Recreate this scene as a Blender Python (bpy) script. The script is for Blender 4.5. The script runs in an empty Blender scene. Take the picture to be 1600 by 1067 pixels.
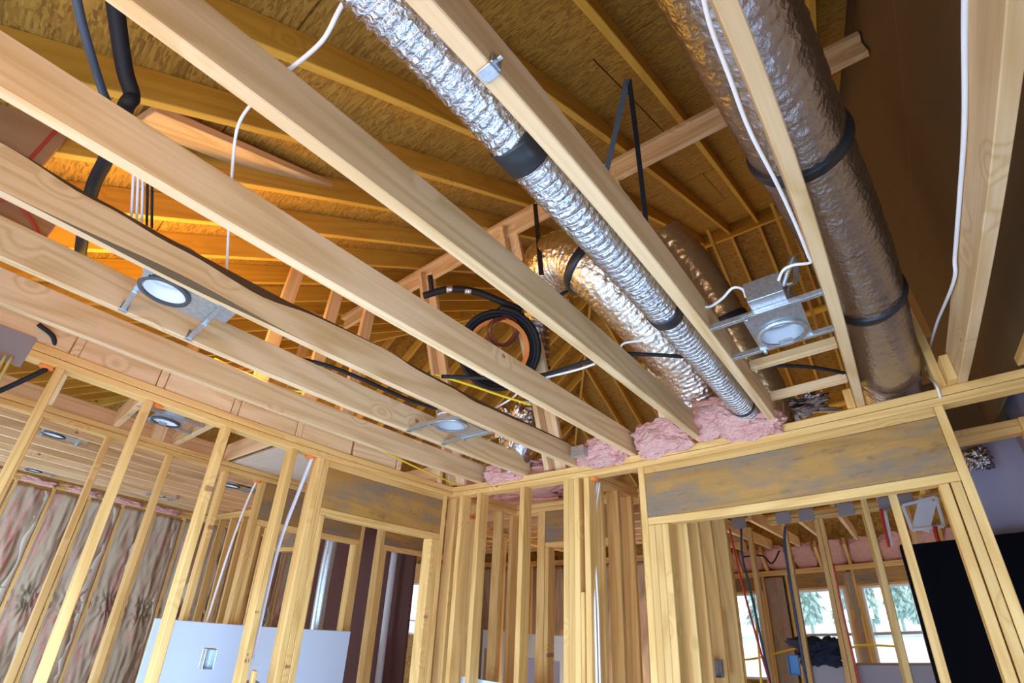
import bpy, bmesh, math, random
import numpy as np
from mathutils import Vector, Matrix, noise
random.seed(7)
sc = bpy.context.scene
COL = sc.collection
EYE = 1.60                      # camera height above the subfloor; all points below are given relative to the eye

# ---------------------------------------------------------------- camera, sky, lights, exposure
cd = bpy.data.cameras.new('camera'); cam = bpy.data.objects.new('camera', cd); COL.objects.link(cam)
cam.matrix_world = Matrix(((0.77408, 0.29853, 0.55828, 0), (0.63184, -0.41951, -0.65175, 0), (0.03963, 0.85726, -0.51336, EYE), (0, 0, 0, 1)))
cd.clip_start = 0.02; cd.clip_end = 200
cd.sensor_width = 36; cd.sensor_height = 36 * 1067 / 1600; cd.sensor_fit = 'HORIZONTAL'; cd.lens = 16.5
cd.type = 'PANO'                # a wide lens with barrel distortion, as the photograph's
cd.panorama_type = 'FISHEYE_LENS_POLYNOMIAL'
cd.fisheye_fov = math.radians(170)
cd.fisheye_polynomial_k0 = 0
cd.fisheye_polynomial_k1 = -5.99692210e-02
cd.fisheye_polynomial_k2 = -1.36581317e-04
cd.fisheye_polynomial_k3 = 4.94198161e-05
cd.fisheye_polynomial_k4 = -7.50867268e-07
sc.camera = cam
sc.view_settings.view_transform = 'Standard'; sc.view_settings.look = 'None'
sc.view_settings.gamma = 1; sc.view_settings.use_curve_mapping = False
sc.view_settings.exposure = -0.75
try:
    sc.cycles.max_bounces = 10; sc.cycles.diffuse_bounces = 6; sc.cycles.use_denoising = True
    sc.cycles.sample_clamp_indirect = 6
except Exception: pass
w = bpy.data.worlds.new('sky'); sc.world = w; w.use_nodes = True
bg = w.node_tree.nodes['Background']; bg.inputs[0].default_value = (0.80, 0.90, 1.0, 1); bg.inputs[1].default_value = 3.4

def V(p): return Vector((p[0], p[1], p[2] + EYE))
def area(name, loc, aim, sx, sy, power, color):
    l = bpy.data.lights.new(name, 'AREA'); l.shape = 'RECTANGLE'; l.size = sx; l.size_y = sy; l.energy = power; l.color = color
    o = bpy.data.objects.new(name, l); COL.objects.link(o); o.location = V(loc)
    o.rotation_euler = (V(aim) - V(loc)).to_track_quat('-Z', 'Y').to_euler(); return o
COOL = (0.86, 0.93, 1.0); WARM = (1.0, 0.62, 0.24)
SKYB = (0.39, 0.635, 1.0)
area('assumed_rear_daylight', (-1.3, -0.86, -0.60), (-1.3, 0.5, -1.5), 2.0, 1.1, 250, SKYB)  # daylight assumed from an unseen window behind the camera
area('assumed_side_fill', (0.66, 0.4, -0.75), (-1.2, 0.9, -1.5), 1.6, 1.5, 165, SKYB)  # unseen cool fill, assumed from the right; no door is built there
area('warm_fill_light', (-0.55, -0.80, 0.25), (-1.4, 2.5, 0.70), 0.35, 0.35, 16, (1.0, 0.60, 0.20))  # warm fill added beside the camera to light front wall and joist sides
area('left_room_fill', (-5.6, -1.75, -1.05), (-7.7, 1.3, -1.15), 2.2, 1.0, 190, (0.42, 0.66, 1.0))  # unseen cool fill added low down for an assumed window; none is built
area('hall_fill', (-3.3, -1.75, -0.6), (-3.3, 2, -0.9), 0.8, 1.4, 8, (0.34, 0.62, 1.0))  # unseen blue fill added for the hall; no window is built there
area('back_room_daylight', (-0.8, 9.5, 0.9), (-0.8, 6, -1.0), 2.6, 0.9, 260, COOL)  # added lamp hidden outside above the far windows to boost their daylight
area('back_left_fill', (-3.0, 5.3, -1.52), (-3.0, 5.6, 0.3), 2.8, 1.0, 85, (1, 0.86, 0.70))  # unseen fill near the floor, added to brighten the back-left rooms
area('attic_glow_fill', (-2.62, 0.35, 1.03), (-2.50, 0.40, 2.0), 1.4, 0.8, 44, (1.0, 0.57, 0.11))  # amber fill added above the joists to set the rafters glowing
area('attic_left_fill', (-6.5, 2.6, 2.0), (-2, 2.4, 2.0), 2.4, 1.2, 75, (1.0, 0.60, 0.10))  # unseen amber fill under the hip end; no opening is built there
area('far_attic_fill', (-1.2, 9.4, 1.9), (-1.0, 5, 3.0), 3.0, 0.8, 42, (1.0, 0.58, 0.10))  # unseen amber fill under the far slope; no vent is built there

# ---------------------------------------------------------------- materials
class G:
    def __init__(s, name):
        s.m = bpy.data.materials.new(name); s.m.use_nodes = True; s.t = s.m.node_tree; s.t.nodes.clear()
        s.out = s.t.nodes.new('ShaderNodeOutputMaterial')
    def n(s, typ, ins=None, **props):
        x = s.t.nodes.new('ShaderNode' + typ)
        for k, v in props.items(): setattr(x, k, v)
        for k, v in (ins or {}).items():
            i = x.inputs[k]
            if isinstance(v, bpy.types.NodeSocket): s.t.links.new(v, i)
            else: i.default_value = v
        return x
    def math(s, op, a, b=0.0, c=None, clamp=False):
        x = s.n('Math', {0: a, 1: b}, operation=op); x.use_clamp = clamp
        if c is not None:
            if isinstance(c, bpy.types.NodeSocket): s.t.links.new(c, x.inputs[2])
            else: x.inputs[2].default_value = c
        return x.outputs[0]
    def mix(s, f, a, b, blend='MIX'):
        x = s.n('MixRGB', {0: f, 1: a, 2: b}); x.blend_type = blend; return x.outputs[0]
    def ramp(s, f, stops):
        x = s.n('ValToRGB', {0: f}); r = x.color_ramp
        while len(r.elements) < len(stops): r.elements.new(0.5)
        for e, (p, c) in zip(r.elements, stops): e.position = p; e.color = (*c, 1) if len(c) == 3 else c
        return x.outputs[0]
    def vscale(s, v, sc_): return s.n('VectorMath', {0: v, 1: sc_}, operation='MULTIPLY').outputs[0]
    def coord(s, shift=True):
        c = s.n('TexCoord').outputs['Object']
        if not shift: return c
        r = s.n('ObjectInfo').outputs['Random']
        o = s.n('CombineXYZ', {0: s.math('MULTIPLY', r, 37.0), 1: s.math('MULTIPLY', r, 91.0), 2: s.math('MULTIPLY', r, 53.0)}).outputs[0]
        return s.n('VectorMath', {0: c, 1: o}, operation='ADD').outputs[0]
    def bsdf(s, col, rough=0.6, bump=None, bstr=0.2, bdist=0.002, **ins):
        d = {'Base Color': col, 'Roughness': rough}; d.update({k.replace('_', ' '): v for k, v in ins.items()})
        b = s.n('BsdfPrincipled', d)
        if bump is not None:
            bn = s.n('Bump', {'Height': bump, 'Strength': bstr, 'Distance': bdist}); s.t.links.new(bn.outputs[0], b.inputs['Normal'])
        s.t.links.new(b.outputs[0], s.out.inputs[0]); return s.m

def flat(name, col, rough=0.6, **k):
    return G(name).bsdf((*col, 1), rough, **k)

def pine(name, light, mid, dark, knot=0.075, stain=0.0):
    g = G(name); v = g.coord(); r = g.n('ObjectInfo').outputs['Random']
    kv = g.vscale(v, (4.2, 0.25, 6.0))
    vo = g.n('TexVoronoi', {'Vector': kv, 'Scale': 1.0, 'Randomness': 1.0})
    dist = vo.outputs['Distance']; cr = g.n('SeparateColor', {0: vo.outputs['Color']}).outputs[0]
    on = g.math('GREATER_THAN', cr, 0.60)
    swirl = g.math('MULTIPLY', g.math('SUBTRACT', 0.34, dist, clamp=True), g.math('MULTIPLY', on, 0.7))
    n1 = g.n('TexNoise', {'Vector': g.vscale(v, (0.45, 5.5, 5.5)), 'Scale': 1.0, 'Detail': 1.5, 'Roughness': 0.4}).outputs[0]
    ring = g.math('SINE', g.math('MULTIPLY', g.math('ADD', n1, swirl), 62.0))
    ring = g.math('POWER', g.math('MULTIPLY_ADD', ring, 0.5, 0.5), 2.0)
    n2 = g.n('TexNoise', {'Vector': g.vscale(v, (2.5, 90.0, 90.0)), 'Scale': 1.0, 'Detail': 2.0}).outputs[0]
    n3 = g.n('TexNoise', {'Vector': g.vscale(v, (1.2, 3.0, 3.0)), 'Scale': 1.0, 'Detail': 2.0}).outputs[0]
    f = g.math('MULTIPLY_ADD', ring, 0.55, g.math('MULTIPLY', g.math('SUBTRACT', n2, 0.4), 0.95))
    col = g.mix(g.math('MULTIPLY', f, 1.0, clamp=True), (*light, 1), (*mid, 1))
    col = g.mix(g.math('MULTIPLY', g.math('SUBTRACT', n3, 0.5, clamp=True), 1.6, clamp=True), col, (*dark, 1))
    kk = g.math('MULTIPLY', g.math('LESS_THAN', g.math('ADD', dist, g.math('MULTIPLY', n2, 0.03)), knot + 0.012), on)
    kc = g.ramp(g.math('MULTIPLY', dist, 1 / (knot + .02)), [(0, (0.30, 0.14, 0.05)), (0.62, (0.40, 0.20, 0.07)), (0.85, (0.10, 0.045, 0.018)), (1, (0.22, .10, .04))])
    col = g.mix(kk, col, kc)
    col = g.mix(1.0, col, g.n('CombineColor', {0: g.math('MULTIPLY_ADD', r, 0.22, 0.88), 1: g.math('MULTIPLY_ADD', r, 0.26, 0.85), 2: g.math('MULTIPLY_ADD', r, 0.34, 0.80)}).outputs[0], 'MULTIPLY')
    if stain:
        a = g.n('TexNoise', {'Vector': g.vscale(v, (2.2, 7, 7)), 'Scale': 1.0, 'Detail': 5.0, 'Roughness': 0.62}).outputs[0]
        b = g.n('TexNoise', {'Vector': g.vscale(v, (6, 14, 14)), 'Scale': 1.0, 'Detail': 6.0, 'Roughness': 0.7}).outputs[0]
        col = g.mix(g.ramp(a, [(0.44, (0, 0, 0)), (0.58, (stain,) * 3)]), col, g.mix(n2, (0.16, 0.10, 0.055, 1), (0.28, 0.20, 0.13, 1)))
        col = g.mix(g.ramp(b, [(0.57, (0, 0, 0)), (0.74, (stain * .9,) * 3)]), col, (0.06, 0.045, 0.028, 1))
    return g.bsdf(col, 0.62, bump=g.math('ADD', n2, g.math('MULTIPLY', ring, .3)), bstr=0.12)

PINE = pine('pine_lumber', (0.78, 0.53, 0.285), (0.57, 0.33, 0.12), (0.58, 0.30, 0.07))
STUD = pine('stud_lumber', (0.79, 0.475, 0.155), (0.61, 0.31, 0.07), (0.58, 0.28, 0.05), knot=0.07)
RAFT = pine('rafter_lumber', (0.64, 0.36, 0.045), (0.50, 0.255, 0.022), (0.48, 0.23, 0.02))
HEAD = pine('weathered_header_lumber', (0.44, 0.22, 0.045), (0.32, 0.145, 0.025), (0.36, 0.165, 0.03), stain=0.85)
BARK = flat('bark_edge', (0.13, 0.075, 0.03), 0.9)

def osb(name, a, b, c):
    g = G(name); v = g.coord()
    def layer(rot, sx, sy):
        m = g.n('Mapping', {'Vector': v, 'Rotation': (0, 0, rot), 'Scale': (sx, sy, 12)})
        d = g.n('TexNoise', {'Vector': m.outputs[0], 'Scale': 0.6, 'Detail': 1.0}).outputs['Color']
        mm = g.mix(0.22, m.outputs[0], d, 'ADD')
        x = g.n('TexVoronoi', {'Vector': mm, 'Scale': 1.0}); return g.n('SeparateColor', {0: x.outputs['Color']}).outputs[0], x.outputs['Distance']
    c1, d1 = layer(0.35, 18, 115); c2, d2 = layer(-0.5, 21, 130); c3, d3 = layer(1.3, 23, 100)
    pick = g.n('TexNoise', {'Vector': v, 'Scale': 14.0, 'Detail': 2.0}).outputs[0]
    f = g.mix(g.math('GREATER_THAN', pick, 0.5), c1, c2); f = g.mix(g.math('GREATER_THAN', pick, 0.6), f, c3)
    big = g.n('TexNoise', {'Vector': v, 'Scale': 2.2, 'Detail': 2.0}).outputs[0]
    col = g.ramp(f, [(0.0, a), (0.5, b), (1.0, c)])
    col = g.mix(g.math('MULTIPLY', big, 0.4), col, (*a, 1))
    return g.bsdf(col, 0.75, bump=f, bstr=0.35, bdist=0.003)
OSB = osb('oriented_strand_board', (0.22, 0.10, 0.009), (0.41, 0.205, 0.02), (0.53, 0.30, 0.045))
PLY = pine('plywood', (0.74, 0.62, 0.50), (0.68, 0.52, 0.40), (0.66, 0.50, 0.36), knot=0.03)
ORPLY = pine('orange_plywood', (0.40, 0.23, 0.11), (0.32, 0.17, 0.08), (0.30, .16, .07), knot=0.02)

def foil(name, tint, rough=0.16, sc_=45.0, st=0.7):
    g = G(name); v = g.coord()
    a = g.n('TexVoronoi', {'Vector': v, 'Scale': sc_}, feature='F1').outputs['Distance']
    b = g.n('TexNoise', {'Vector': v, 'Scale': sc_ * 2.2, 'Detail': 3.0, 'Roughness': 0.6}).outputs[0]
    return g.bsdf((*tint, 1), rough, bump=g.math('ADD', a, b), bstr=st, bdist=0.006, Metallic=1.0)
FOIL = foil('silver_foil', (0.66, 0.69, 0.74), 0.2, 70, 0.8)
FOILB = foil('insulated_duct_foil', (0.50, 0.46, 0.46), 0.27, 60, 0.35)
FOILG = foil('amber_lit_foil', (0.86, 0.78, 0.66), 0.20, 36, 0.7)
POLY = G('brown_duct_jacket'); POLY = POLY.bsdf((0.42, 0.25, 0.11, 1), 0.22, bump=POLY.n('TexNoise', {'Vector': POLY.coord(), 'Scale': 22.0, 'Detail': 3.0}).outputs[0], bstr=0.6, bdist=0.01, Metallic=0.55)
WIREM = flat('bright_rib_wire', (0.95, 0.95, 0.97), 0.15, Metallic=1.0)
GALV = G('galvanised_steel'); GALV = GALV.bsdf(GALV.ramp(GALV.n('TexVoronoi', {'Vector': GALV.coord(), 'Scale': 120.0}).outputs['Color'], [(0, (0.42, 0.45, 0.47)), (1, (0.62, 0.65, 0.67))]), 0.34, Metallic=0.85)
GREYP = flat('grey_nail_guard', (0.30, 0.26, 0.25), 0.5, Metallic=0.4)
WHITEP = flat('white_can_liner', (0.92, 0.92, 0.93), 0.35)
SATIN = flat('satin_steel_liner', (0.72, 0.72, 0.73), 0.32, Metallic=0.7)
GASK = flat('dark_gasket', (0.07, 0.068, 0.07), 0.6)
TAPE = flat('black_duct_tape', (0.018, 0.018, 0.02), 0.38)
RUBB = flat('black_rubber', (0.016, 0.014, 0.015), 0.6, Specular_IOR_Level=0.25)
BLUEG = flat('blue_grey_hose', (0.06, 0.075, 0.10), 0.4)
CABW = flat('white_cable_sheath', (0.84, 0.80, 0.76), 0.42)
CABY = flat('yellow_cable_sheath', (0.80, 0.55, 0.03), 0.42)
CABO = flat('olive_yellow_cable', (0.50, 0.37, 0.10), 0.45)
ORNG = flat('orange_wire', (0.70, 0.22, 0.03), 0.4)
DKWI = flat('dark_red_wire', (0.14, 0.03, 0.02), 0.5)
FOAM = flat('orange_fire_foam', (0.85, 0.22, 0.03), 0.8)
REDP = flat('red_pipe', (0.55, 0.03, 0.02), 0.4)
BLUP = flat('blue_pipe', (0.02, 0.05, 0.12), 0.4)
PVC = flat('white_pvc', (0.74, 0.72, 0.74), 0.35)
BLUB = flat('blue_plastic_box', (0.08, 0.25, 0.50), 0.45)
WVIN = flat('white_vinyl', (0.85, 0.85, 0.87), 0.4)
DARK = flat('dark_felt', (0.0035, 0.003, 0.004), 0.95, Specular_IOR_Level=0.05)
REDL = flat('red_marking', (0.45, 0.05, 0.02), 0.7)
INK = flat('pencil_ink', (0.09, 0.05, 0.03), 0.8)
DUSTY = flat('dark_brick_red_sheet', (0.10, 0.035, 0.028), 0.8)
def board_mat(name, col):
    g = G(name); n = g.n('TexNoise', {'Vector': g.coord(), 'Scale': 3.0, 'Detail': 4.0}).outputs[0]
    return g.bsdf(g.mix(g.math('MULTIPLY', n, 0.25), (*col, 1), (col[0] * .8, col[1] * .8, col[2] * .8, 1)), 0.75, bump=n, bstr=0.03)
DRYW = board_mat('white_drywall', (0.70, 0.80, 0.92))
HAZE = board_mat('dim_plastic_sheet', (0.36, 0.30, 0.36))
DRYG = board_mat('grey_drywall', (0.45, 0.40, 0.40))
DRYB = board_mat('brown_gypsum_board', (0.15, 0.085, 0.03))
LILAC = board_mat('lilac_sheeting', (0.60, 0.55, 0.66))
CARD = board_mat('brown_cardboard', (0.36, 0.24, 0.15))
FLOORM = board_mat('pale_grey_subfloor', (0.74, 0.75, 0.78))
g = G('pink_fibreglass'); v = g.coord()
n1 = g.n('TexNoise', {'Vector': v, 'Scale': 16.0, 'Detail': 6.0, 'Roughness': 0.7}).outputs[0]
n2 = g.n('TexNoise', {'Vector': g.vscale(v, (1, 1, 3)), 'Scale': 70.0, 'Detail': 4.0}).outputs[0]
PINK = g.bsdf(g.ramp(g.math('MULTIPLY_ADD', n2, .3, g.math('MULTIPLY', n1, .8)), [(0.28, (0.66, 0.23, 0.17)), (0.52, (0.90, 0.45, 0.36)), (0.8, (0.96, 0.62, 0.50))]), 0.95, bump=g.math('ADD', n1, n2), bstr=0.9, bdist=0.02)
g = G('kraft_paper'); v = g.coord()
n1 = g.n('TexNoise', {'Vector': g.vscale(v, (9, 12, 3)), 'Scale': 1.0, 'Detail': 5.0, 'Roughness': 0.65}).outputs[0]
n2 = g.n('TexNoise', {'Vector': g.vscale(v, (1, 70, 16)), 'Scale': 1.0, 'Detail': 4.0}).outputs[0]
n4 = g.n('TexNoise', {'Vector': g.vscale(v, (1, 7, 1.3)), 'Scale': 1.0, 'Detail': 1.0}).outputs[0]
kc = g.mix(n1, (0.28, 0.18, 0.10, 1), (0.50, 0.37, 0.25, 1))
pr = g.math('MULTIPLY', g.math('GREATER_THAN', n2, 0.54), g.ramp(n4, [(0.5, (0, 0, 0)), (0.62, (0.6,) * 3)]))
KRAFT = g.bsdf(g.mix(pr, kc, (0.62, 0.10, 0.10, 1)), 0.7, bump=n1, bstr=0.5, bdist=0.01)
g = G('window_glass')
tr = g.n('BsdfTransparent', {0: (0.93, 0.97, 0.98, 1)}); gl = g.n('BsdfGlossy', {'Color': (1, 1, 1, 1), 'Roughness': 0.02})
mx = g.n('MixShader', {0: 0.05, 1: tr.outputs[0], 2: gl.outputs[0]}); g.t.links.new(mx.outputs[0], g.out.inputs[0]); GLASS = g.m
FLAP = board_mat('pale_paper_flap', (0.58, 0.46, 0.33))
SNOW = flat('bright_ground', (0.85, 0.86, 0.88), 0.9)
LEAF = flat('haze_paled_foliage', (0.52, 0.66, 0.60), 0.9)  # haze and overexposure are lightened into this leaf colour
TRUNK = flat('grey_trunk', (0.30, 0.25, 0.2), 0.9)

# ---------------------------------------------------------------- builders
def tag(o, label=None, cat=None, group=None, kind=None):
    if label: o['label'] = label
    if cat: o['category'] = cat
    if group: o['group'] = group
    if kind: o['kind'] = kind
    return o
def empty(name, loc=(0, 0, 0), label=None, cat=None, group=None, kind=None, rz=0.0):
    o = bpy.data.objects.new(name, None); o.empty_display_size = 0.1; COL.objects.link(o)
    o.location = V(loc); o.rotation_euler = (0, 0, rz); return tag(o, label, cat, group, kind)
def chain(p):
    M = Matrix.Identity(4)
    while p is not None:
        M = Matrix.Translation(p.location) @ p.rotation_euler.to_matrix().to_4x4() @ M if p.parent is None else p.matrix_parent_inverse @ p.matrix_basis @ M
        p = p.parent
    return M
def link(name, me, mat=None, parent=None, M=None, local=False):
    o = bpy.data.objects.new(name, me); COL.objects.link(o)
    if mat and not me.materials: me.materials.append(mat)
    if M is not None: o.matrix_basis = M
    if parent is not None:
        o.parent = parent
        if not local: o.matrix_parent_inverse = chain(parent).inverted()
    return o
def mesh(name, verts, faces, smooth=False):
    me = bpy.data.meshes.new(name); me.from_pydata([tuple(v) for v in verts], [], faces)
    if smooth: me.polygons.foreach_set('use_smooth', [True] * len(me.polygons))
    me.update(); return me
_box = {}
def cbox(L, W, H, c, mat):
    key = (round(L, 3), round(W, 3), round(H, 3), c, mat.name)
    if key in _box: return _box[key]
    h = (L / 2, W / 2, H / 2); c = min(c, min(h) * .45); vs = []; ix = {}
    for sx in (-1, 1):
        for sy in (-1, 1):
            for sz in (-1, 1):
                for a in range(3):
                    ix[sx, sy, sz, a] = len(vs)
                    vs.append([s * (h[i] - (0 if i == a else c)) for i, s in enumerate((sx, sy, sz))])
    fs = []
    for a in range(3):
        for s in (-1, 1):
            q = []
            for t in ((-1, -1), (1, -1), (1, 1), (-1, 1)):
                k = list(t); k.insert(a, s); q.append(ix[(*k, a)])
            fs.append(q)
    for a, b in ((0, 1), (0, 2), (1, 2)):
        cax = 3 - a - b
        for s in (-1, 1):
            for t in (-1, 1):
                k1 = [0] * 3; k1[a] = s; k1[b] = t; k1[cax] = -1; k2 = list(k1); k2[cax] = 1
                fs.append([ix[(*k1, a)], ix[(*k2, a)], ix[(*k2, b)], ix[(*k1, b)]])
    for sx in (-1, 1):
        for sy in (-1, 1):
            for sz in (-1, 1): fs.append([ix[sx, sy, sz, a] for a in range(3)])
    me = mesh('box', vs, fs); bm = bmesh.new(); bm.from_mesh(me); bmesh.ops.recalc_face_normals(bm, faces=bm.faces); bm.to_mesh(me); bm.free()
    me.materials.append(mat); _box[key] = me; return me
def bx(name, x, y, z, mat, parent=None, c=0.003):
    "axis-aligned board; the mesh's own X runs along its length"
    s = (x[1] - x[0], y[1] - y[0], z[1] - z[0]); ctr = V(((x[0] + x[1]) / 2, (y[0] + y[1]) / 2, (z[0] + z[1]) / 2))
    a = max(range(3), key=lambda i: s[i])
    if a == 0: R = Matrix.Identity(3); d = s
    elif a == 1: R = Matrix(((0, -1, 0), (1, 0, 0), (0, 0, 1))); d = (s[1], s[0], s[2])
    else: R = Matrix(((0, 0, 1), (0, 1, 0), (-1, 0, 0))); d = (s[2], s[1], s[0])
    return link(name, cbox(*d, c, mat), None, parent, Matrix.Translation(ctr) @ R.to_4x4())
def frame(a, b, up):
    X = (b - a).normalized(); Y = Vector(up).cross(X).normalized(); Z = X.cross(Y)
    return Matrix((X, Y, Z)).transposed()
def beam(name, a, b, wd, h, mat, parent=None, up=(0, 0, 1), c=0.003):
    A, B = V(a), V(b)
    return link(name, cbox((B - A).length, wd, h, c, mat), None, parent, Matrix.Translation((A + B) / 2) @ frame(A, B, up).to_4x4())
def spline(pts, n=10):
    P = [Vector(p) for p in pts]; out = []
    if len(P) == 2: return [P[0].lerp(P[1], i / n) for i in range(n + 1)]
    P = [2 * P[0] - P[1]] + P + [2 * P[-1] - P[-2]]
    for i in range(1, len(P) - 2):
        for k in range(n):
            t = k / n; a, b, c_, d = P[i - 1], P[i], P[i + 1], P[i + 2]
            out.append(0.5 * ((2 * b) + (c_ - a) * t + (2 * a - 5 * b + 4 * c_ - d) * t * t + (3 * b - a - 3 * c_ + d) * t ** 3))
    out.append(P[-2]); return out
def sweep(path, rad, seg=8, flat_=1.0, cap=True, wob=None):
    "tube along world points; rad(i, s, ang) or a number"
    vs, fs = [], []; T0 = None; N = None; s = 0
    for i, p in enumerate(path):
        T = (path[min(i + 1, len(path) - 1)] - path[max(i - 1, 0)]).normalized()
        if N is None:
            N = T.orthogonal().normalized()
            if abs(T.z) < .9: N = (Vector((0, 0, 1)) - T * T.z).normalized()
        else: N = (N - T * N.dot(T)).normalized()
        B = T.cross(N)
        if i: s += (p - path[i - 1]).length
        for k in range(seg):
            a = 2 * math.pi * k / seg; r = rad(i, s, a) if callable(rad) else rad
            vs.append(p + N * math.cos(a) * r * flat_ + B * math.sin(a) * r)
    m = len(path)
    for i in range(m - 1):
        for k in range(seg):
            k2 = (k + 1) % seg; fs.append([i * seg + k, i * seg + k2, (i + 1) * seg + k2, (i + 1) * seg + k])
    if cap: fs.append(list(range(seg))[::-1]); fs.append([(m - 1) * seg + k for k in range(seg)])
    return vs, fs
def tube(name, pts, r, mat, parent=None, seg=8, n=10, flat_=1.0, world=False):
    P = spline([p if world else V(p) for p in pts], n); o = P[0].copy()
    vs, fs = sweep([p - o for p in P], r, seg, flat_)
    return link(name, mesh(name, vs, fs, True), mat, parent, Matrix.Translation(o))
def resample(P, step):
    out = [P[0]]; acc = 0
    for a, b in zip(P, P[1:]):
        L = (b - a).length; 
        if L < 1e-9: continue
        t = step - acc
        while t <= L: out.append(a.lerp(b, t / L)); t += step
        acc = (acc + L) % step
    out.append(P[-1]); return out
def fbm(p, s): return noise.fractal(p * s, 1.0, 2.0, 3, noise_basis='PERLIN_ORIGINAL')
def duct_skin(name, pts, R, mat, parent, step=0.006, seg=56, rib=0.024, ribamp=0.05, cr=0.05, cs=22.0, long=1.0, sag=0.0):
    P = resample(spline([V(p) for p in pts], 24), step); o = P[0].copy(); P = [p - o for p in P]
    def rad(i, s, a):
        q = Vector((math.cos(a) * R * 2.2, math.sin(a) * R * 2.2, s * long)); ph = (s / rib + 0.15 * math.sin(a * 2 + s * 3)) % 1.0
        w_ = abs(2 * ph - 1)                       # 1 at the wire, 0 half way
        nz = noise.noise(q * cs) ; n2_ = noise.noise(q * cs * 2.7 + Vector((5, 1, 9)))
        crease = abs(nz) * 1.4 - 0.3 + 0.45 * n2_
        return R * (1 + ribamp * (w_ ** 3 - .3) + cr * crease * (1 - 0.6 * w_ ** 3) + sag * math.sin(s * 7 + 2 * math.sin(a)))
    vs, fs = sweep(P, rad, seg)
    return link(name, mesh(name, vs, fs, True), mat, parent, Matrix.Translation(o)), P, o
def band(name, P, o, i0, i1, r, mat, parent, seg=40, flare=0.02):
    sub = P[i0:i1]; n_ = len(sub)
    vs, fs = sweep(sub, lambda i, s, a: r * (1 + flare * math.sin(a * 3 + i * .6) * .5 + .02 * math.sin(math.pi * i / max(1, n_ - 1))), seg)
    return link(name, mesh(name, vs, fs, True), mat, parent, Matrix.Translation(o))
def blob(name, loc, size, mat, parent=None, sub=5, amp=0.35, freq=2.2, seed=0, label=None, cat=None, group=None):
    bm = bmesh.new(); bmesh.ops.create_icosphere(bm, subdivisions=sub, radius=1.0)
    sd = Vector((seed * 3.1, seed * 1.7, seed * 2.3))
    for v_ in bm.verts:
        p = v_.co.copy(); n_ = p.normalized()
        d = noise.fractal(p * freq + sd, 0.9, 2.1, 5, noise_basis='PERLIN_ORIGINAL') * amp
        d += (0.5 - abs(noise.noise(p * freq * 2.2 + sd))) * amp * .55 + noise.noise(p * 17 + sd) * amp * .14
        sq = max(abs(n_.x), abs(n_.y), abs(n_.z)); p = n_ * (1 / sq ** .55) * (1 + d)
        v_.co = Vector((p.x * size[0], p.y * size[1], p.z * size[2]))
    me = bpy.data.meshes.new(name); bm.to_mesh(me); bm.free(); me.polygons.foreach_set('use_smooth', [True] * len(me.polygons))
    return tag(link(name, me, mat, parent, Matrix.Translation(V(loc))), label, cat, group)
def lathe(prof, seg=32):
    vs, fs = [], []
    for r, z in prof:
        for k in range(seg): a = 2 * math.pi * k / seg; vs.append((r * math.cos(a), r * math.sin(a), z))
    for i in range(len(prof) - 1):
        for k in range(seg): k2 = (k + 1) % seg; fs.append([i * seg + k, i * seg + k2, (i + 1) * seg + k2, (i + 1) * seg + k])
    return vs, fs

# ---------------------------------------------------------------- setting: ground, floor, outer walls
ZC = 0.85                                    # underside of the ceiling joists
FL = -EYE
gr = bx('ground', (-60, 60), (-40, 90), (FL - .6, FL - .45), SNOW); tag(gr, kind='structure')
fl = bx('floor', (-9.6, 3.2), (-2.0, 9.0), (FL - .25, FL), FLOORM); tag(fl, kind='structure')

def top_plates(par, x, y, mat=STUD):
    bx('top_plate', x, y, (ZC - .038, ZC), mat, par); bx('top_plate', x, y, (ZC - .0768, ZC - .0405), mat, par)

# ---- front wall
YF, YB = 2.512, 2.601
wf = empty('wall_front', (0, YF, FL), kind='structure')
top_plates(wf, (-2.68, 1.6), (YF, YB))
bx('bottom_plate', (-2.68, -1.12), (YF, YB), (FL, FL + .038), STUD, wf)
ZP = ZC - .077
def fstud(x, w_=.038, z=(FL + .038, ZP), y=(YF, YB), name='stud', mat=STUD): return bx(name, (x, x + w_), y, z, mat, wf)
for x in (-2.60, -2.42, -2.02, -1.667, -1.628, -1.589, -1.147, .338): fstud(x)
fstud(-1.525, y=(YF + .012, YB + .01))
bx('blocking', (-1.549, -1.527), (YF, YB), (FL + .04, .10), STUD, wf)
for x in (-1.108, -1.069, -1.030, .252, .296): fstud(x, z=(FL + .038, .439), name='jack_stud')
bx('header_nailer', (-1.108, .337), (YF, YB), (.729, .7725), STUD, wf)
for yy in ((YF + .003, YF + .041), (YF + .0425, YB)):
    tag(bx('header', (-1.108, .337), yy, (.482, .728), HEAD, wf), 'weathered header board stained grey and orange over the wide opening' if yy[0] < YF + .01 else None)
bx('header_sill', (-1.108, .337), (YF, YB), (.440, .481), STUD, wf)
# ---- left wall
XL0, XL1 = -2.769, -2.680
wl = empty('wall_left', (XL1, 0, FL), kind='structure')
top_plates(wl, (XL0, XL1), (-.93, YB))
for y in (-.46, -.055, .351, .767, 1.179): bx('stud', (XL0, XL1), (y, y + .038), (FL + .038, ZP), STUD, wl)
bx('bottom_plate', (XL0, XL1), (-.93, 1.45), (FL, FL + .038), STUD, wl)
for y in (1.365, 1.404): bx('king_stud', (XL0, XL1), (y, y + .038), (FL + .038, ZP), STUD, wl)
bx('king_stud', (XL0, XL1), (2.425, 2.463), (FL, ZP), STUD, wl)
for y in (1.443, 2.386, 2.347): bx('jack_stud', (XL0, XL1), (y, y + .038), (FL, .439), STUD, wl)
bx('corner_stud', (XL0, XL1), (2.555, 2.593), (FL, ZP), STUD, wl)
bx('header_nailer', (XL0, XL1), (1.443, 2.424), (.731, .7725), STUD, wl)
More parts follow.
